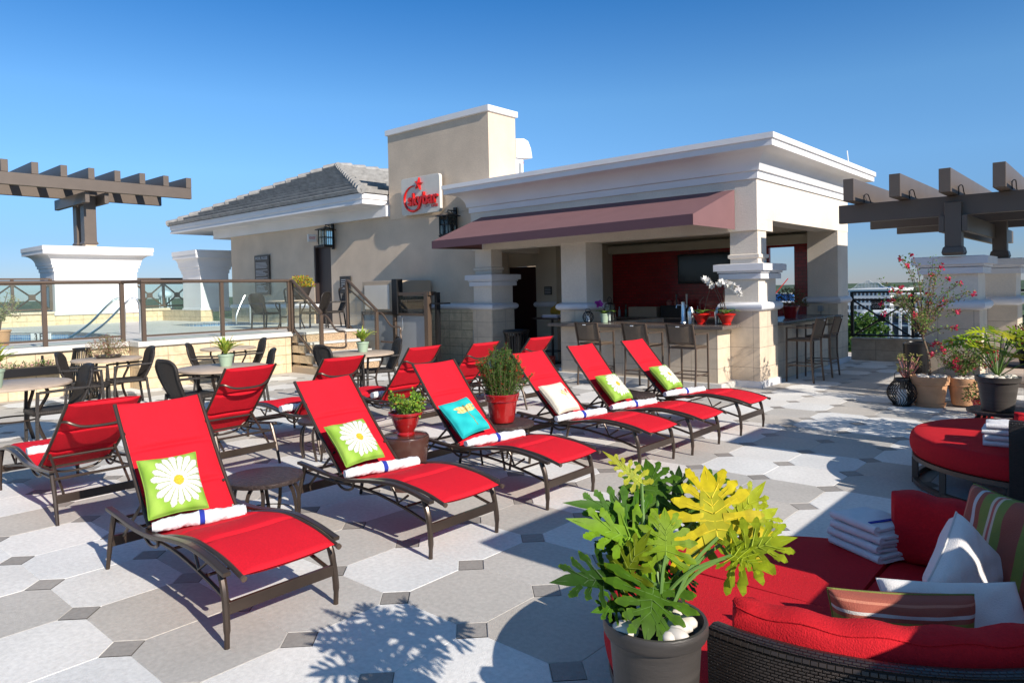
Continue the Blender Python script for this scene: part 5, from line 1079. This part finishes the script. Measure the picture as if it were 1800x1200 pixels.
t = thing('lantern_basket', 'black slatted lantern standing by the pool wall behind the left tables', 'lantern', (-9.2, 1.0, 0)); b = MB(); lb = (-10.55, 1.72, 0)
for k in range(16): a = 2*pi*k/16; b.bar([(lb[0]+.22*cos(a), lb[1]+.22*sin(a), .0), (lb[0]+.19*cos(a), lb[1]+.19*sin(a), .5), (lb[0]+.13*cos(a), lb[1]+.13*sin(a), .84)], .02, .01, side=Vector((-sin(a), cos(a), 0)))
b.build('slats', m_black, t); MB().lathe([(0, .84), (.14, .84), (.145, .88), (.1, .885), (0, .885)], lb, 20).build('lid', m_black, t); MB().lathe([(0, 0), (.23, 0), (.23, .03), (0, .03)], lb, 20).build('base', m_black, t); t.location = lb
for ch_ in tree(t): ch_.data.transform(Matrix.Translation(Vector((-9.2, 1.0, 0))-Vector(lb)))
t = thing('side_pot_plant', 'dry reddish plant in a red pot on the side ledge of the bar', 'potted plant', (-1.85, 11.3, 1.062)); c = (-1.85, 11.3, 1.062); stdpot(t, c, .17, .24, m_redpot, tap=.62); b = MB(); rr = random.Random(6); clump(b, (c[0], c[1], c[2]+.22), .30, .34, 700, .06, [(.14,.12,.05),(.2,.08,.05),(.1,.13,.05)], rr, .4, wr=.25); b.build('foliage', m_leaf, t)
# small bar ware
def bottle(c, h, r, m, lab, nm='bottle'): 
    t = thing(nm, lab, nm.replace('_', ' '), c, 'bottles and glassware of the bar'); MB().lathe([(0, 0), (r, 0), (r, h*.55), (r*.9, h*.62), (r*.35, h*.75), (r*.33, h*.95), (0, h*.95)], c, 14).build('body', m, t, smooth=40); MB().lathe([(r*.38, h*.95), (r*.38, h), (0, h)], c, 10).build('stopper', m_black, t)
m_gb = mat('green_glass', (.03, .09, .05), .08, coat=.5); m_ab = mat('amber_glass', (.12, .04, .01), .08, coat=.5); m_cl = mat('clear_bottle', (.35, .36, .36), .08)
for k, (x, m_, h, w_) in enumerate(((-6.9, m_cl, .26, 'clear bottle at the left end of the back counter'), (-6.7, m_gb, .30, 'green bottle second from the left on the back counter'), (-4.95, m_ab, .30, 'amber bottle left of the television on the back counter'), (-4.7, m_cl, .28, 'clear bottle just left of the amber bottle row under the television'), (-3.7, m_gb, .32, 'dark green bottle under the right part of the television'))): bottle((x, 13.1, .972), h, .04, m_, w_)
t = thing('beer_tap', 'polished steel beer tap column on the bar counter', 'beer tap', (-3.0, 9.15, 1.056)); MB().lathe([(0, 0), (.06, 0), (.05, .03), (.035, .05), (.035, .38), (0, .40)], (-3.0, 9.15, 1.056), 18).build('column', m_steel, t, smooth=40)
for k in (-1, 1): MB().tube([(-3.0, 9.15, 1.38), (-3.0+k*.10, 9.10, 1.38), (-3.0+k*.10, 9.08, 1.33)], .012, 8).build('spout', m_steel, t); MB().tube([(-3.0+k*.10, 9.10, 1.38), (-3.0+k*.10, 9.10, 1.58)], [.01, .02], 8).build('tap_handle', m_black if k < 0 else m_tan, t)
for x, y, lab in ((-2.72, 8.9, 'steel cocktail shaker behind the left red bowl'), (-2.25, 8.98, 'tall steel ice bucket between the red bowls')):
    t = thing('shaker', lab, 'bar tool', (x, y, 1.062)); MB().lathe([(0, 0), (.05, 0), (.065, .2), (.06, .22), (0, .22)], (x, y, 1.062), 18).build('body', m_steel, t, smooth=40); MB().lathe([(.06, .22), (.03, .29), (0, .30)], (x, y, 1.062), 18).build('lid', m_steel, t, smooth=40)
t = thing('crate', 'shallow wooden crate on the back counter inside the bar', 'crate', (-6.1, 13.05, .972)); MB().box(-6.5, -5.7, 12.9, 13.3, .972, 1.0).box(-6.5, -5.7, 12.9, 12.93, 1.0, 1.22).box(-6.5, -5.7, 13.27, 13.3, 1.0, 1.22).build('slats', m_tan, t); MB().box(-6.5, -6.47, 12.93, 13.27, 1.0, 1.22).box(-5.73, -5.7, 12.93, 13.27, 1.0, 1.22).build('end', m_tan, t)
t = thing('condiment_rack', 'black condiment rack with two small pink jars on the back counter', 'rack', (-5.3, 13.05, .972)); MB().box(-5.6, -5.0, 12.92, 13.25, .972, 1.26).build('rack', m_black, t, bevel=.01)
for x in (-5.4, -5.2): MB().lathe([(0, 1.262), (.06, 1.262), (.07, 1.33), (.03, 1.39), (0, 1.40)], (x, 13.0, 0), 12).build('jar', mat('pink_jar', (.35, .14, .12), .3), t, smooth=40)
# bistro table with towels, bin, red bucket, bollard bin, sofa
bx, by = -7.0, 10.4
t = thing('bistro_table', 'narrow high dark table left of the middle pillar inside the pavilion', 'table', (bx, by, 0)); MB().box(bx-.45, bx+.35, by-.22, by+.3, 1.02, 1.06).build('table_top', m_browndoor, t); MB().tube([(bx, by, 1.02), (bx, by, .03)], .03, 10).box(bx-.22, bx+.22, by-.22, by+.22, 0, .03).tube(arc(.18, 0, 2*pi, 20, (bx, by, .28))[:-1], .01, 6, close=True).build('pedestal', m_black, t)
t = thing('folded_towel', 'folded blue and white towel on the high dark table', 'towel', (bx+.1, by, 1.06)); MB().box(bx-.15, bx+.3, by-.2, by+.1, 1.062, 1.13).build('towel', m_towel, t, bevel=.02); MB().box(bx-.152, bx+.302, by-.202, by-.12, 1.085, 1.10).build('blue_band', m_blue, t)
t = thing('yellow_bag', 'mustard yellow cloth bag behind the folded towel on the high dark table', 'bag', (bx+.1, by+.2, 1.06)); MB().ball((bx+.05, by+.18, 1.20), .2, 10, sx=1.2, sy=.5, sz=.75).build('bag', mat('mustard_cloth', (.38, .22, .02), .9, bump=1, bs=20, var=.2), t, smooth=80); MB().tube([(bx-.1, by+.18, 1.3), (bx+.05, by+.18, 1.40), (bx+.2, by+.18, 1.32)], .012, 6).build('strap', bpy.data.materials['mustard_cloth'], t)
c = (-6.64, 8.7, 0); t = thing('litter_bin', 'dark slatted litter bin beside the left pillar of the bar', 'bin', c); b = MB()
for k in range(26): a = 2*pi*k/26; b.bar([(c[0]+.21*cos(a), c[1]+.21*sin(a), .04), (c[0]+.25*cos(a), c[1]+.25*sin(a), .76), (c[0]+.27*cos(a), c[1]+.27*sin(a), .82)], .032, .008, side=Vector((-sin(a), cos(a), 0)))
b.build('slats', m_black, t); MB().lathe([(0, .02), (.19, .02), (.22, .76), (0, .77)], c, 24).build('liner', m_screen, t); MB().lathe([(.24, .82), (.28, .82), (.29, .85), (.27, .88), (.18, .88), (.17, .84)], c, 30).build('rim', m_black, t, smooth=40)
t = thing('red_bucket', 'red plastic bucket on the floor between the bin and the middle pillar', 'bucket', (-6.05, 8.95, 0)); MB().lathe([(0, 0), (.17, 0), (.20, .30), (.21, .32), (.19, .32), (.17, .05), (0, .04)], (-6.05, 8.95, 0), 24).build('bucket', mat('orange_red_plastic', (.42, .045, .02), .4), t, smooth=40); MB().tube(spline([(-6.25, 8.95, .3), (-6.2, 8.8, .2), (-6.05, 8.74, .17), (-5.9, 8.8, .2), (-5.85, 8.95, .3)], 4), .005, 5).build('handle', m_steel, t)
c = (.69, 9.42, 0); t = thing('waste_bin', 'plain black cylindrical bin in front of the right pillar behind the terracotta pot', 'bin', c); MB().lathe([(0, 0), (.17, 0), (.175, .02), (.175, .76), (0, .76)], c, 30).build('body', m_black, t, smooth=40); MB().lathe([(.178, .755), (.18, .79), (.14, .815), (.135, .80), (0, .79)], c, 30).build('lid', m_black, t, smooth=40)
t = thing('outdoor_sofa', 'cream cushioned sofa with dark legs at the right edge', 'sofa', (3, 9.2, 0)); MB().box(1.72, 4.4, 8.75, 9.5, .30, .36).build('frame', m_tan, t, bevel=.01); MB().box(1.74, 3.0, 8.72, 9.3, .36, .50).build('seat_cushion', m_creamcush, t, bevel=.04); MB().box(3.02, 4.4, 8.72, 9.3, .36, .50).build('seat_cushion', m_creamcush, t, bevel=.04)
MB().box(1.74, 3.0, 9.3, 9.48, .50, .92).build('back_cushion', m_creamcush, t, bevel=.05); MB().box(3.02, 4.4, 9.3, 9.48, .50, .92).build('back_cushion', m_creamcush, t, bevel=.05); MB().box(1.72, 4.4, 9.5, 9.55, .3, .85).build('back_frame', m_tan, t)
for x in (1.80, 4.3):
    for y in (8.82, 9.5): MB().box(x-.03, x+.03, y-.03, y+.03, 0, .30).build('leg', m_black, t)
t = thing('wall_outlet', 'small grey outlet box on the side pillar above the bar stools', 'outlet', (-1.9, 13.2, 1.15)); MB().box(-1.95, -1.85, 13.17, 13.235, 1.12, 1.24).build('box', m_gate, t, bevel=.005); MB().tube([(-1.9, 13.22, 1.12), (-1.9, 13.22, .5)], .006, 5).build('cable', m_black, t)
t = thing('paper_notice', 'small dark notice on the inner wall right of the maroon door', 'sign', (-7.6, 11.03, 1.6)); MB().box(-7.72, -7.5, 11.02, 11.045, 1.58, 1.78).build('sheet', m_plaque, t)
b = MB(); [b.box(-7.70, -7.52, 11.014, 11.018, 1.61+k*.04, 1.625+k*.04) for k in range(4)]; b.build('lettering', m_text, t)
t = thing('wall_vent', 'blue-grey louvred vent low on the wall beside the left pillar', 'vent', (-8.35, 9.25, .6)); MB().box(-8.46, -8.24, 9.245, 9.266, .42, .80).build('frame', m_gate, t)
for k in range(6): MB().box(-8.44, -8.26, 9.225, 9.245, .45+k*.058, .475+k*.058).build('louvre', m_gate, t)
# out of frame at the right: shrubs whose shadows fall on the paving
for c, R, H, lab, n in (((3.0, 6.35, 0), .5, .75, 'leafy potted shrub beside the parapet beyond the right edge', 1000), ((2.9, 7.7, 0), .45, .6, 'smaller leafy potted shrub by the parapet beyond the right edge', 600)):
    t = thing('potted_shrub', lab, 'potted plant', c, 'shrubs by the parapet'); stdpot(t, c, .2, .4, m_terra); b = MB(); rr = random.Random(n); clump(b, (c[0], c[1], .75), R, H, n, .11, [(.08,.18,.03),(.14,.25,.04)], rr, .1, wr=.4); b.build('foliage', m_leaf, t); MB().tube([(c[0], c[1], .38), (c[0]+.03, c[1], 1.1)], .02, 8).build('trunk', m_wood, t)
# ================================================================ DAYBEDS
def daybed(cx, cy, lab):
    t = thing('daybed', lab, 'daybed', (cx, cy, 0), 'round red daybeds'); R = .93
    def half(a0, a1, r_in, z0, z1, name, n=30, R=.93):
        # rounded wedge cushion between two angles; domed edges
        nr = 9; ev = .045
        prof = []
        def pt(r, a, z): return (cx+r*cos(a), cy+r*sin(a), z)
        b = MB(); H = z1-z0; N = n
        def edge(u):      # u 0..1 across the section: bottom -> rim -> top -> centre
            if u < .5: k = u/.5*pi; return R-ev+ev*sin(k), z0+H/2-(H/2)*cos(k)
            k = (u-.5)/.5; return (R-ev)*(1-k), z1+.012*sin(min(1, k*2.2)*pi/2)
        M_ = 18
        def fn(v, u): 
            r, z = edge(u); a = a0+(a1-a0)*v; x = r*cos(a); y = r*sin(a); return Vector((cx+x, cy+y, z))
        b.grid(fn, N, M_)
        # straight cut faces
        for a in (a0, a1):
            P = [fn(0 if a == a0 else 1, k/M_) for k in range(M_+1)]; P.append(Vector((cx, cy, z0))); n_ = Vector((-sin(a), cos(a), 0))*(-1 if a == a0 else 1)
            b.add(P, [tuple(range(len(P))) if a == a0 else tuple(range(len(P)-1, -1, -1))])
        o = b.build(name, m_cushion, t, smooth=50); return o
    g = radians(.7)
    half(pi/2+g, pi-g, 0, .255, .44, 'seat_cushion'); half(pi+g, 1.5*pi-g, 0, .255, .44, 'seat_cushion'); half(-pi/2+g, -g, 0, .255, .43, 'seat_cushion', R=.86); half(g, pi/2-g, 0, .255, .43, 'seat_cushion', R=.86)
    # metal frame of the front half, wicker shell of the back half
    for a0, a1, nm in ((pi/2, 1.5*pi, 'base_frame'),):
        b = MB()
        for z in (.235, .03): b.bar(arc(.89, a0, a1, 40, (cx, cy, z)), .035, .045, side=Vector((0, 0, 1)))
        b.bar([(cx, cy-.9, .235), (cx, cy+.9, .235)], .04, .04); b.build(nm, m_rail, t)
        for k in range(6): a = a0+.12+(a1-a0-.24)*k/5; MB().box(cx+.89*cos(a)-.022, cx+.89*cos(a)+.022, cy+.89*sin(a)-.022, cy+.89*sin(a)+.022, 0, .22).build('leg', m_rail, t)
    MB().lathe([(0, .20), (.86, .20), (.86, .25), (0, .25)], (cx, cy, 0), 40).build('platform', m_browndoor, t)
    a0, a1 = radians(-97), radians(92); n = 72; zt = .715
    b = MB(); prof = [(.865, .01), (.925, .01), (.93, .2), (.935, .45), (.942, zt-.03), (.932, zt-.006), (.905, zt), (.88, zt-.006), (.872, zt-.03), (.868, .3), (.865, .01)]
    b.lathe(prof, (cx, cy, 0), n, a0, a1)
    for a in (a0, a1): b.add([(cx+r*cos(a), cy+r*sin(a), z) for r, z in prof[:-1]], [tuple(range(len(prof)-1))])
    b.uv = lambda p: (atan2(p[1]-cy, p[0]-cx)*1.0, p[2]+hypot(p[0]-cx, p[1]-cy))
    b.build('wicker_shell', m_wicker, t, smooth=50)
    # back cushions: three segments
    segs = [(-97, -30), (-28, 32), (34, 91)]
    for s0, s1 in segs:
        s0, s1 = radians(s0), radians(s1); b = MB(); H0, H1 = .435, .752; ri, ro = .70, .863; N, K = 26, 20
        def fn(v, u):
            k = u*2*pi; e = min(1, v/.05+.25, (1-v)/.05+.25); c_ = cos(k); s_ = sin(k)
            ex = abs(c_)**.55*(1 if c_ > 0 else -1); ez = abs(s_)**.5*(1 if s_ > 0 else -1)
            r = (ri+ro)/2+(ro-ri)/2*ex*e-.012*sin(v*pi)*(ez > .5); z = (H0+H1)/2+(H1-H0)/2*ez*(.97+.03*e)+.006*sin(v*29+k); a = s0+(s1-s0)*v
            return Vector((cx+r*cos(a), cy+r*sin(a), z))
        b.grid(fn, N, K)
        b.add([fn(0, k/K) for k in range(K)], [tuple(range(K-1, -1, -1))]); b.add([fn(1, k/K) for k in range(K)], [tuple(range(K))])
        b.build('back_cushion', m_cushion, t, smooth=55)
        MB().tube([fn(k/30, .17)+Vector((0, 0, .001)) for k in range(31)], .0035, 5).build('cushion_seam', m_cushion, t)
    return t
daybed(2.30, .36, 'round red daybed with a dark wicker back in the right foreground'); daybed(2.58, 4.56, 'round red daybed with a dark wicker back farther off at the right edge')
def towels(x, y, z, rz, lab, n=4, w_=.30, d_=.20, h=.042):
    t = thing('towel_stack', lab, 'towels', (x, y, z), 'stacks of folded white towels'); rr = random.Random(int(x*100))
    for k in range(n):
        z0 = z+k*h; T = Matrix.Translation((x+rr.uniform(-.012, .012), y+rr.uniform(-.012, .012), 0)) @ Matrix.Rotation(rz+rr.uniform(-.05, .05), 4, 'Z'); W = w_*(1-.03*k); Dp = d_*(1-.02*k)
        b = MB()
        for lay in range(2):
            zc = z0+h*(.26+.5*lay); 
            def fn(u, v, lay=lay, zc=zc):
                a = v*2*pi; cx_ = cos(a); sy_ = sin(a); ex = abs(cx_)**.35*(1 if cx_ > 0 else -1); ez = abs(sy_)**.8*(1 if sy_ > 0 else -1); U = (u-.5)*W
                en = 1-.5*(abs(u-.5)*2)**14
                return T @ Vector((U, ex*Dp/2*(1+.02*sin(u*9+k)), zc+ez*h*.27*en+.003*sin(u*14+k*2+ex*3)+(-.008*(abs(u-.5)*2)**3 if k == n-1 else 0)))
            b.grid(fn, 26, 20); b.add([fn(0, q/20) for q in range(20)], [tuple(range(20))]); b.add([fn(1, q/20) for q in range(20)], [tuple(range(19, -1, -1))])
        # the fold joins both layers along the front
        b.tube([T @ Vector(((q/20-.5)*W*.98, -Dp/2+.004, z0+h*.5)) for q in range(21)], h*.46, 10)
        b.build('towel', m_towel, t, smooth=70)
        if True: MB().bar([T @ Vector((W/2-.055, -Dp/2*.9, z0+h*1.015)), T @ Vector((W/2-.055, Dp/2*.92, z0+h*1.02))], .018, .004, side=(T.to_3x3() @ Vector((1, 0, 0)))).tube([T @ Vector((W/2+.001, Dp*.1, z0+h*.35)), T @ Vector((W/2+.001, Dp*.3, z0+h*.6))], .006, 6).build('blue_stripe', m_blue, t)
towels(2.20, 1.14, .445, radians(-29), 'stack of four folded white towels on the foreground daybed', w_=.31, d_=.23, h=.042); towels(2.42, 4.10, .445, radians(5), 'stack of four folded white towels on the far daybed at the right edge', w_=.34, d_=.26, h=.045)
def lyingmat(x, y, z, rz, tilt, roll=0): return Matrix.Translation((x, y, z)) @ Matrix.Rotation(rz, 4, 'Z') @ Matrix.Rotation(tilt, 4, 'X') @ Matrix.Rotation(roll, 4, 'Z')
pillow('lumbar_pillow', 'brown and green striped lumbar pillow leaning inside the near side of the foreground daybed', stripes, .46, .25, .19, lyingmat(2.555, .10, .56, radians(32), radians(84)), back=(.33, .085, .055), group='pillows on the foreground daybed', seed=7)
pillow('lumbar_pillow', 'brown striped pillow leaning on the far back cushion at the right edge', stripes, .42, .40, .15, lyingmat(2.765, .835, .665, radians(-35), radians(74), radians(90)), back=(.33, .085, .055), group='pillows on the foreground daybed', seed=8)
cr = plain((.74, .72, .70))
pillow('white_pillow', 'upright white pillow standing on one corner in the foreground daybed', lambda u, v: (.50, .12, .12) if hypot(u-.30, v-.28) < .022 else (.74, .72, .70), .33, .33, .14, lyingmat(2.66, .64, .60, radians(66), radians(80), radians(44)), back=(.72, .7, .68), group='pillows on the foreground daybed', seed=9)
pillow('white_pillow', 'flat white pillow behind the striped lumbar pillow in the foreground daybed', cr, .46, .34, .12, lyingmat(2.70, .27, .535, radians(34), radians(48)), back=(.72, .7, .68), group='pillows on the foreground daybed', seed=10)

# ================================================================ THE TOWN BEYOND
m_far = mat('far_foliage', (1, 1, 1), .9, attr=True); gz = -26
def fbm(x, y, s): return sin(x/s+1.3*sin(y/s*1.7))*cos(y/s*1.1+sin(x/s*2.1))+.5*sin(x/s*2.7+y/s*2.1)
g = MB(); NR, NA = 90, 300; rr = random.Random(2); rings = [45*(1.064**k) for k in range(NR)]
def gp(i, j):
    r = rings[i]; a = 2*pi*j/NA; x, y = CAM.x+r*cos(a), CAM.y+r*sin(a); h = hsh(i+3*(j % NA), i*2+.3)
    return (x, y, gz+2+6*h*(1 if r > 200 else .7)+3*max(0, fbm(x, y, 160)))
vs = [gp(i, j) for i in range(NR) for j in range(NA)]
n0 = len(g.v); g.v += vs
for i in range(NR-1):
    for j in range(NA):
        g.f.append((i*NA+j, i*NA+(j+1) % NA, (i+1)*NA+(j+1) % NA, (i+1)*NA+j)); h = hsh(i*7.1, j*3.3); q = fbm(vs[i*NA+j][0], vs[i*NA+j][1], 90)
        g.c.append(lerp3((.018, .040, .012), (.06, .10, .03), h) if h > .03 else (.25, .24, .2))
g.build('distant_woodland', m_far, tags=('hazy belt of dark green trees reaching to the horizon', 'woodland', None, 'stuff'))
MB().lathe([(0, 0), (15000, 0)], (0, 0, gz), 64).build('terrain', mat('terrain', (.06, .09, .04), .95, var=.4, vs=.01), tags=(None, None, None, 'structure'))
def block(name, lab, x0, x1, y0, y1, z0, z1, mt, rows, cols, wc=(.05, .06, .08), balc=False, cat='building'):
    t = thing(name, lab, cat, ((x0+x1)/2, y0, z0)); MB().box(x0, x1, y0, y1, z0, z1).build('wall', mt, t); wm = bpy.data.materials.get('far_window') or mat('far_window', wc, .15)
    MB().box(x0-.2, x1+.2, y0-.2, y1+.2, z1, z1+.4).build('roof', m_white, t); dz = (z1-z0)/rows; dx = (x1-x0)/cols; dy = (y1-y0)/max(1, int((y1-y0)/dx))
    cnt = 0
    for r in range(rows):
        zc = z0+(r+.5)*dz
        if zc < -18: continue
        for c_ in range(cols):
            if cnt > 90: break
            xc = x0+(c_+.5)*dx; MB().box(xc-dx*.30, xc+dx*.30, y0-.06, y0+.02, zc-dz*.28, zc+dz*.28).build('window', wm, t); cnt += 1
        if balc: MB().box(x0, x1, y0-1.2, y0-.07, zc-dz*.5, zc-dz*.5+.12).box(x0, x1, y0-1.2, y0-1.12, zc-dz*.5, zc-dz*.5+.9).build('balcony', m_white, t)
    nn = int((y1-y0)/dx); b = MB()
    for r in range(rows):
        zc = z0+(r+.5)*dz
        for c_ in range(nn): yc = y0+(c_+.5)*dy; b.box(x1-.02, x1+.06, yc-dy*.3, yc+dy*.3, zc-dz*.28, zc+dz*.28)
    b.build('side_windows', wm, t); return t
m_fw = mat('far_white', (.72, .73, .74), .7, var=.05, vs=.3); m_ft = mat('far_tan', (.62, .50, .32), .7, var=.05, vs=.3)
block('apartment_building', 'white apartment block with rows of small windows beyond the railing', -94.5, -75, 330, 372, gz, -1.8, m_fw, 8, 12)
block('apartment_building', 'tan apartment block right of the white one beyond the railing', -63.2, -50.5, 285, 315, gz, -3.4, m_ft, 7, 6)
t = block('balcony_tower', 'pale tower with white vertical piers and dark windows close below the railing', -46, -28, 182, 200, gz, -5.7, mat('tower_blue', (.10, .14, .22), .3), 7, 1)
for k in range(10): x = -46+k*2; MB().box(x-.28, x+.28, 181.2, 182, gz, -5.6).build('pier', m_fw, t)
for k in range(6): z = -5.6-k*2.9; MB().box(-46, -28, 181.5, 181.9, z-.35, z).build('floor_slab', m_fw, t)
block('apartment_building', 'low tan building seen through the opening behind the bar', -100, -78, 240, 262, gz, -5.2, m_ft, 8, 12)
t = thing('roller_coaster', 'thin white lattice of a roller coaster on the horizon', 'roller coaster', (-180, 700, gz)); b = MB(); T_ = []
for k in range(34):
    x = -205+k*1.25; z = -7+9*max(0, sin(k/33*pi))**1.3*(1+.10*sin(k*.9)); T_.append((x, 720, z)); b.bar([(x, 720, gz), (x, 720, z)], .35, .35)
    if k: b.bar([(x-1.25, 720, -12), (x, 720, T_[-1][2])], .3, .3)
b.build('lattice', m_fw, t); MB().bar(T_, .8, .6).build('track', m_white, t)
MB().box(-178, -168, 724, 730, gz, -3.5).build('blue_hall', mat('blue_roof', (.03, .16, .5), .5), t)
rr = random.Random(12)
ORD = ['leftmost', 'second', 'third', 'fourth', 'fifth', 'sixth', 'seventh', 'eighth', 'ninth', 'rightmost']
for k in range(10):
    x = -205+k*15+rr.uniform(-4, 4); y = 520+rr.uniform(-60, 120); w_ = rr.uniform(4, 9); hn, m_ = [('white', m_fw), ('tan', m_ft), ('blue', bpy.data.materials['blue_roof'])][(k*2) % 3]
    h = rr.uniform(8, 13); t = thing('distant_house', 'small %s building near the horizon, %s of the ten far-off town buildings' % (hn, ORD[k]), 'building', (x, y, gz), 'far-off town buildings'); MB().box(x-w_, x+w_, y, y+8, gz, gz+h+8).build('wall', m_, t); MB().box(x-w_-.3, x+w_+.3, y-.3, y+8.3, gz+h+8, gz+h+8.5).build('roof', m_fw, t)
def far_tree(x, y, z1, r, lab, seed):
    t = thing('tree', lab, 'tree', (x, y, gz), 'trees below the terrace'); MB().tube([(x, y, gz), (x, y, z1-r)], [r*.12, r*.06], 6).build('trunk', m_wood, t); rr = random.Random(seed); b = MB()
    for k in range(900):
        v = rdir(); q = rr.uniform(.55, 1)*(1+.2*sin(v.x*7+seed)*cos(v.z*6)); b.leaf((x+v.x*r*q, y+v.y*r*q, z1-r*1.1+v.z*r*1.1*q), rdir(), rdir(), r*.20, r*.16, jit(rr.choice([(.07,.14,.03),(.11,.19,.04),(.045,.09,.02)]), .2))
    b.build('crown', m_leaf, t)
for k, (x, y, z1, r) in enumerate(((-37.5, 150.5, -4.4, 4.6), (-40.5, 154, -5.2, 4.6), (-36, 147, -8, 4.6), (-42, 151, -9, 5), (-38, 145, -12, 5))): far_tree(x, y, z1, r, ('tall bright green tree beyond the left end of the railing', 'broad green tree beyond the railing beside the bar pavilion', 'lower green tree in front of the balcony tower', 'green tree far behind the railing in front of the white apartments', 'lowest green tree beneath the railing')[k], k)
t = thing('water_tower', 'pale blue water tower on the horizon between the white pillars', 'water tower', (-512, 210, gz)); MB().ball((-511, 210, 3.2), 4.6, 12, sz=.7).build('tank', mat('pale_blue', (.50, .60, .66), .6), t, smooth=60)
for a in range(6): MB().tube([(-511+3.4*cos(a*pi/3), 210+3.4*sin(a*pi/3), 2), (-511+4.2*cos(a*pi/3), 210+4.2*sin(a*pi/3), gz)], .35, 6).build('leg', bpy.data.materials['pale_blue'], t)
t = thing('tower_crane', 'thin construction crane on the horizon seen through the back of the bar', 'crane', (-150, 396, gz)); MB().bar([(-151, 396, gz), (-150, 396, -4)], .5, .5).build('mast', m_rail, t); MB().bar([(-151.5, 396, -6.5), (-143.5, 400, 4.6)], .4, .4).build('jib', m_redpaint, t)
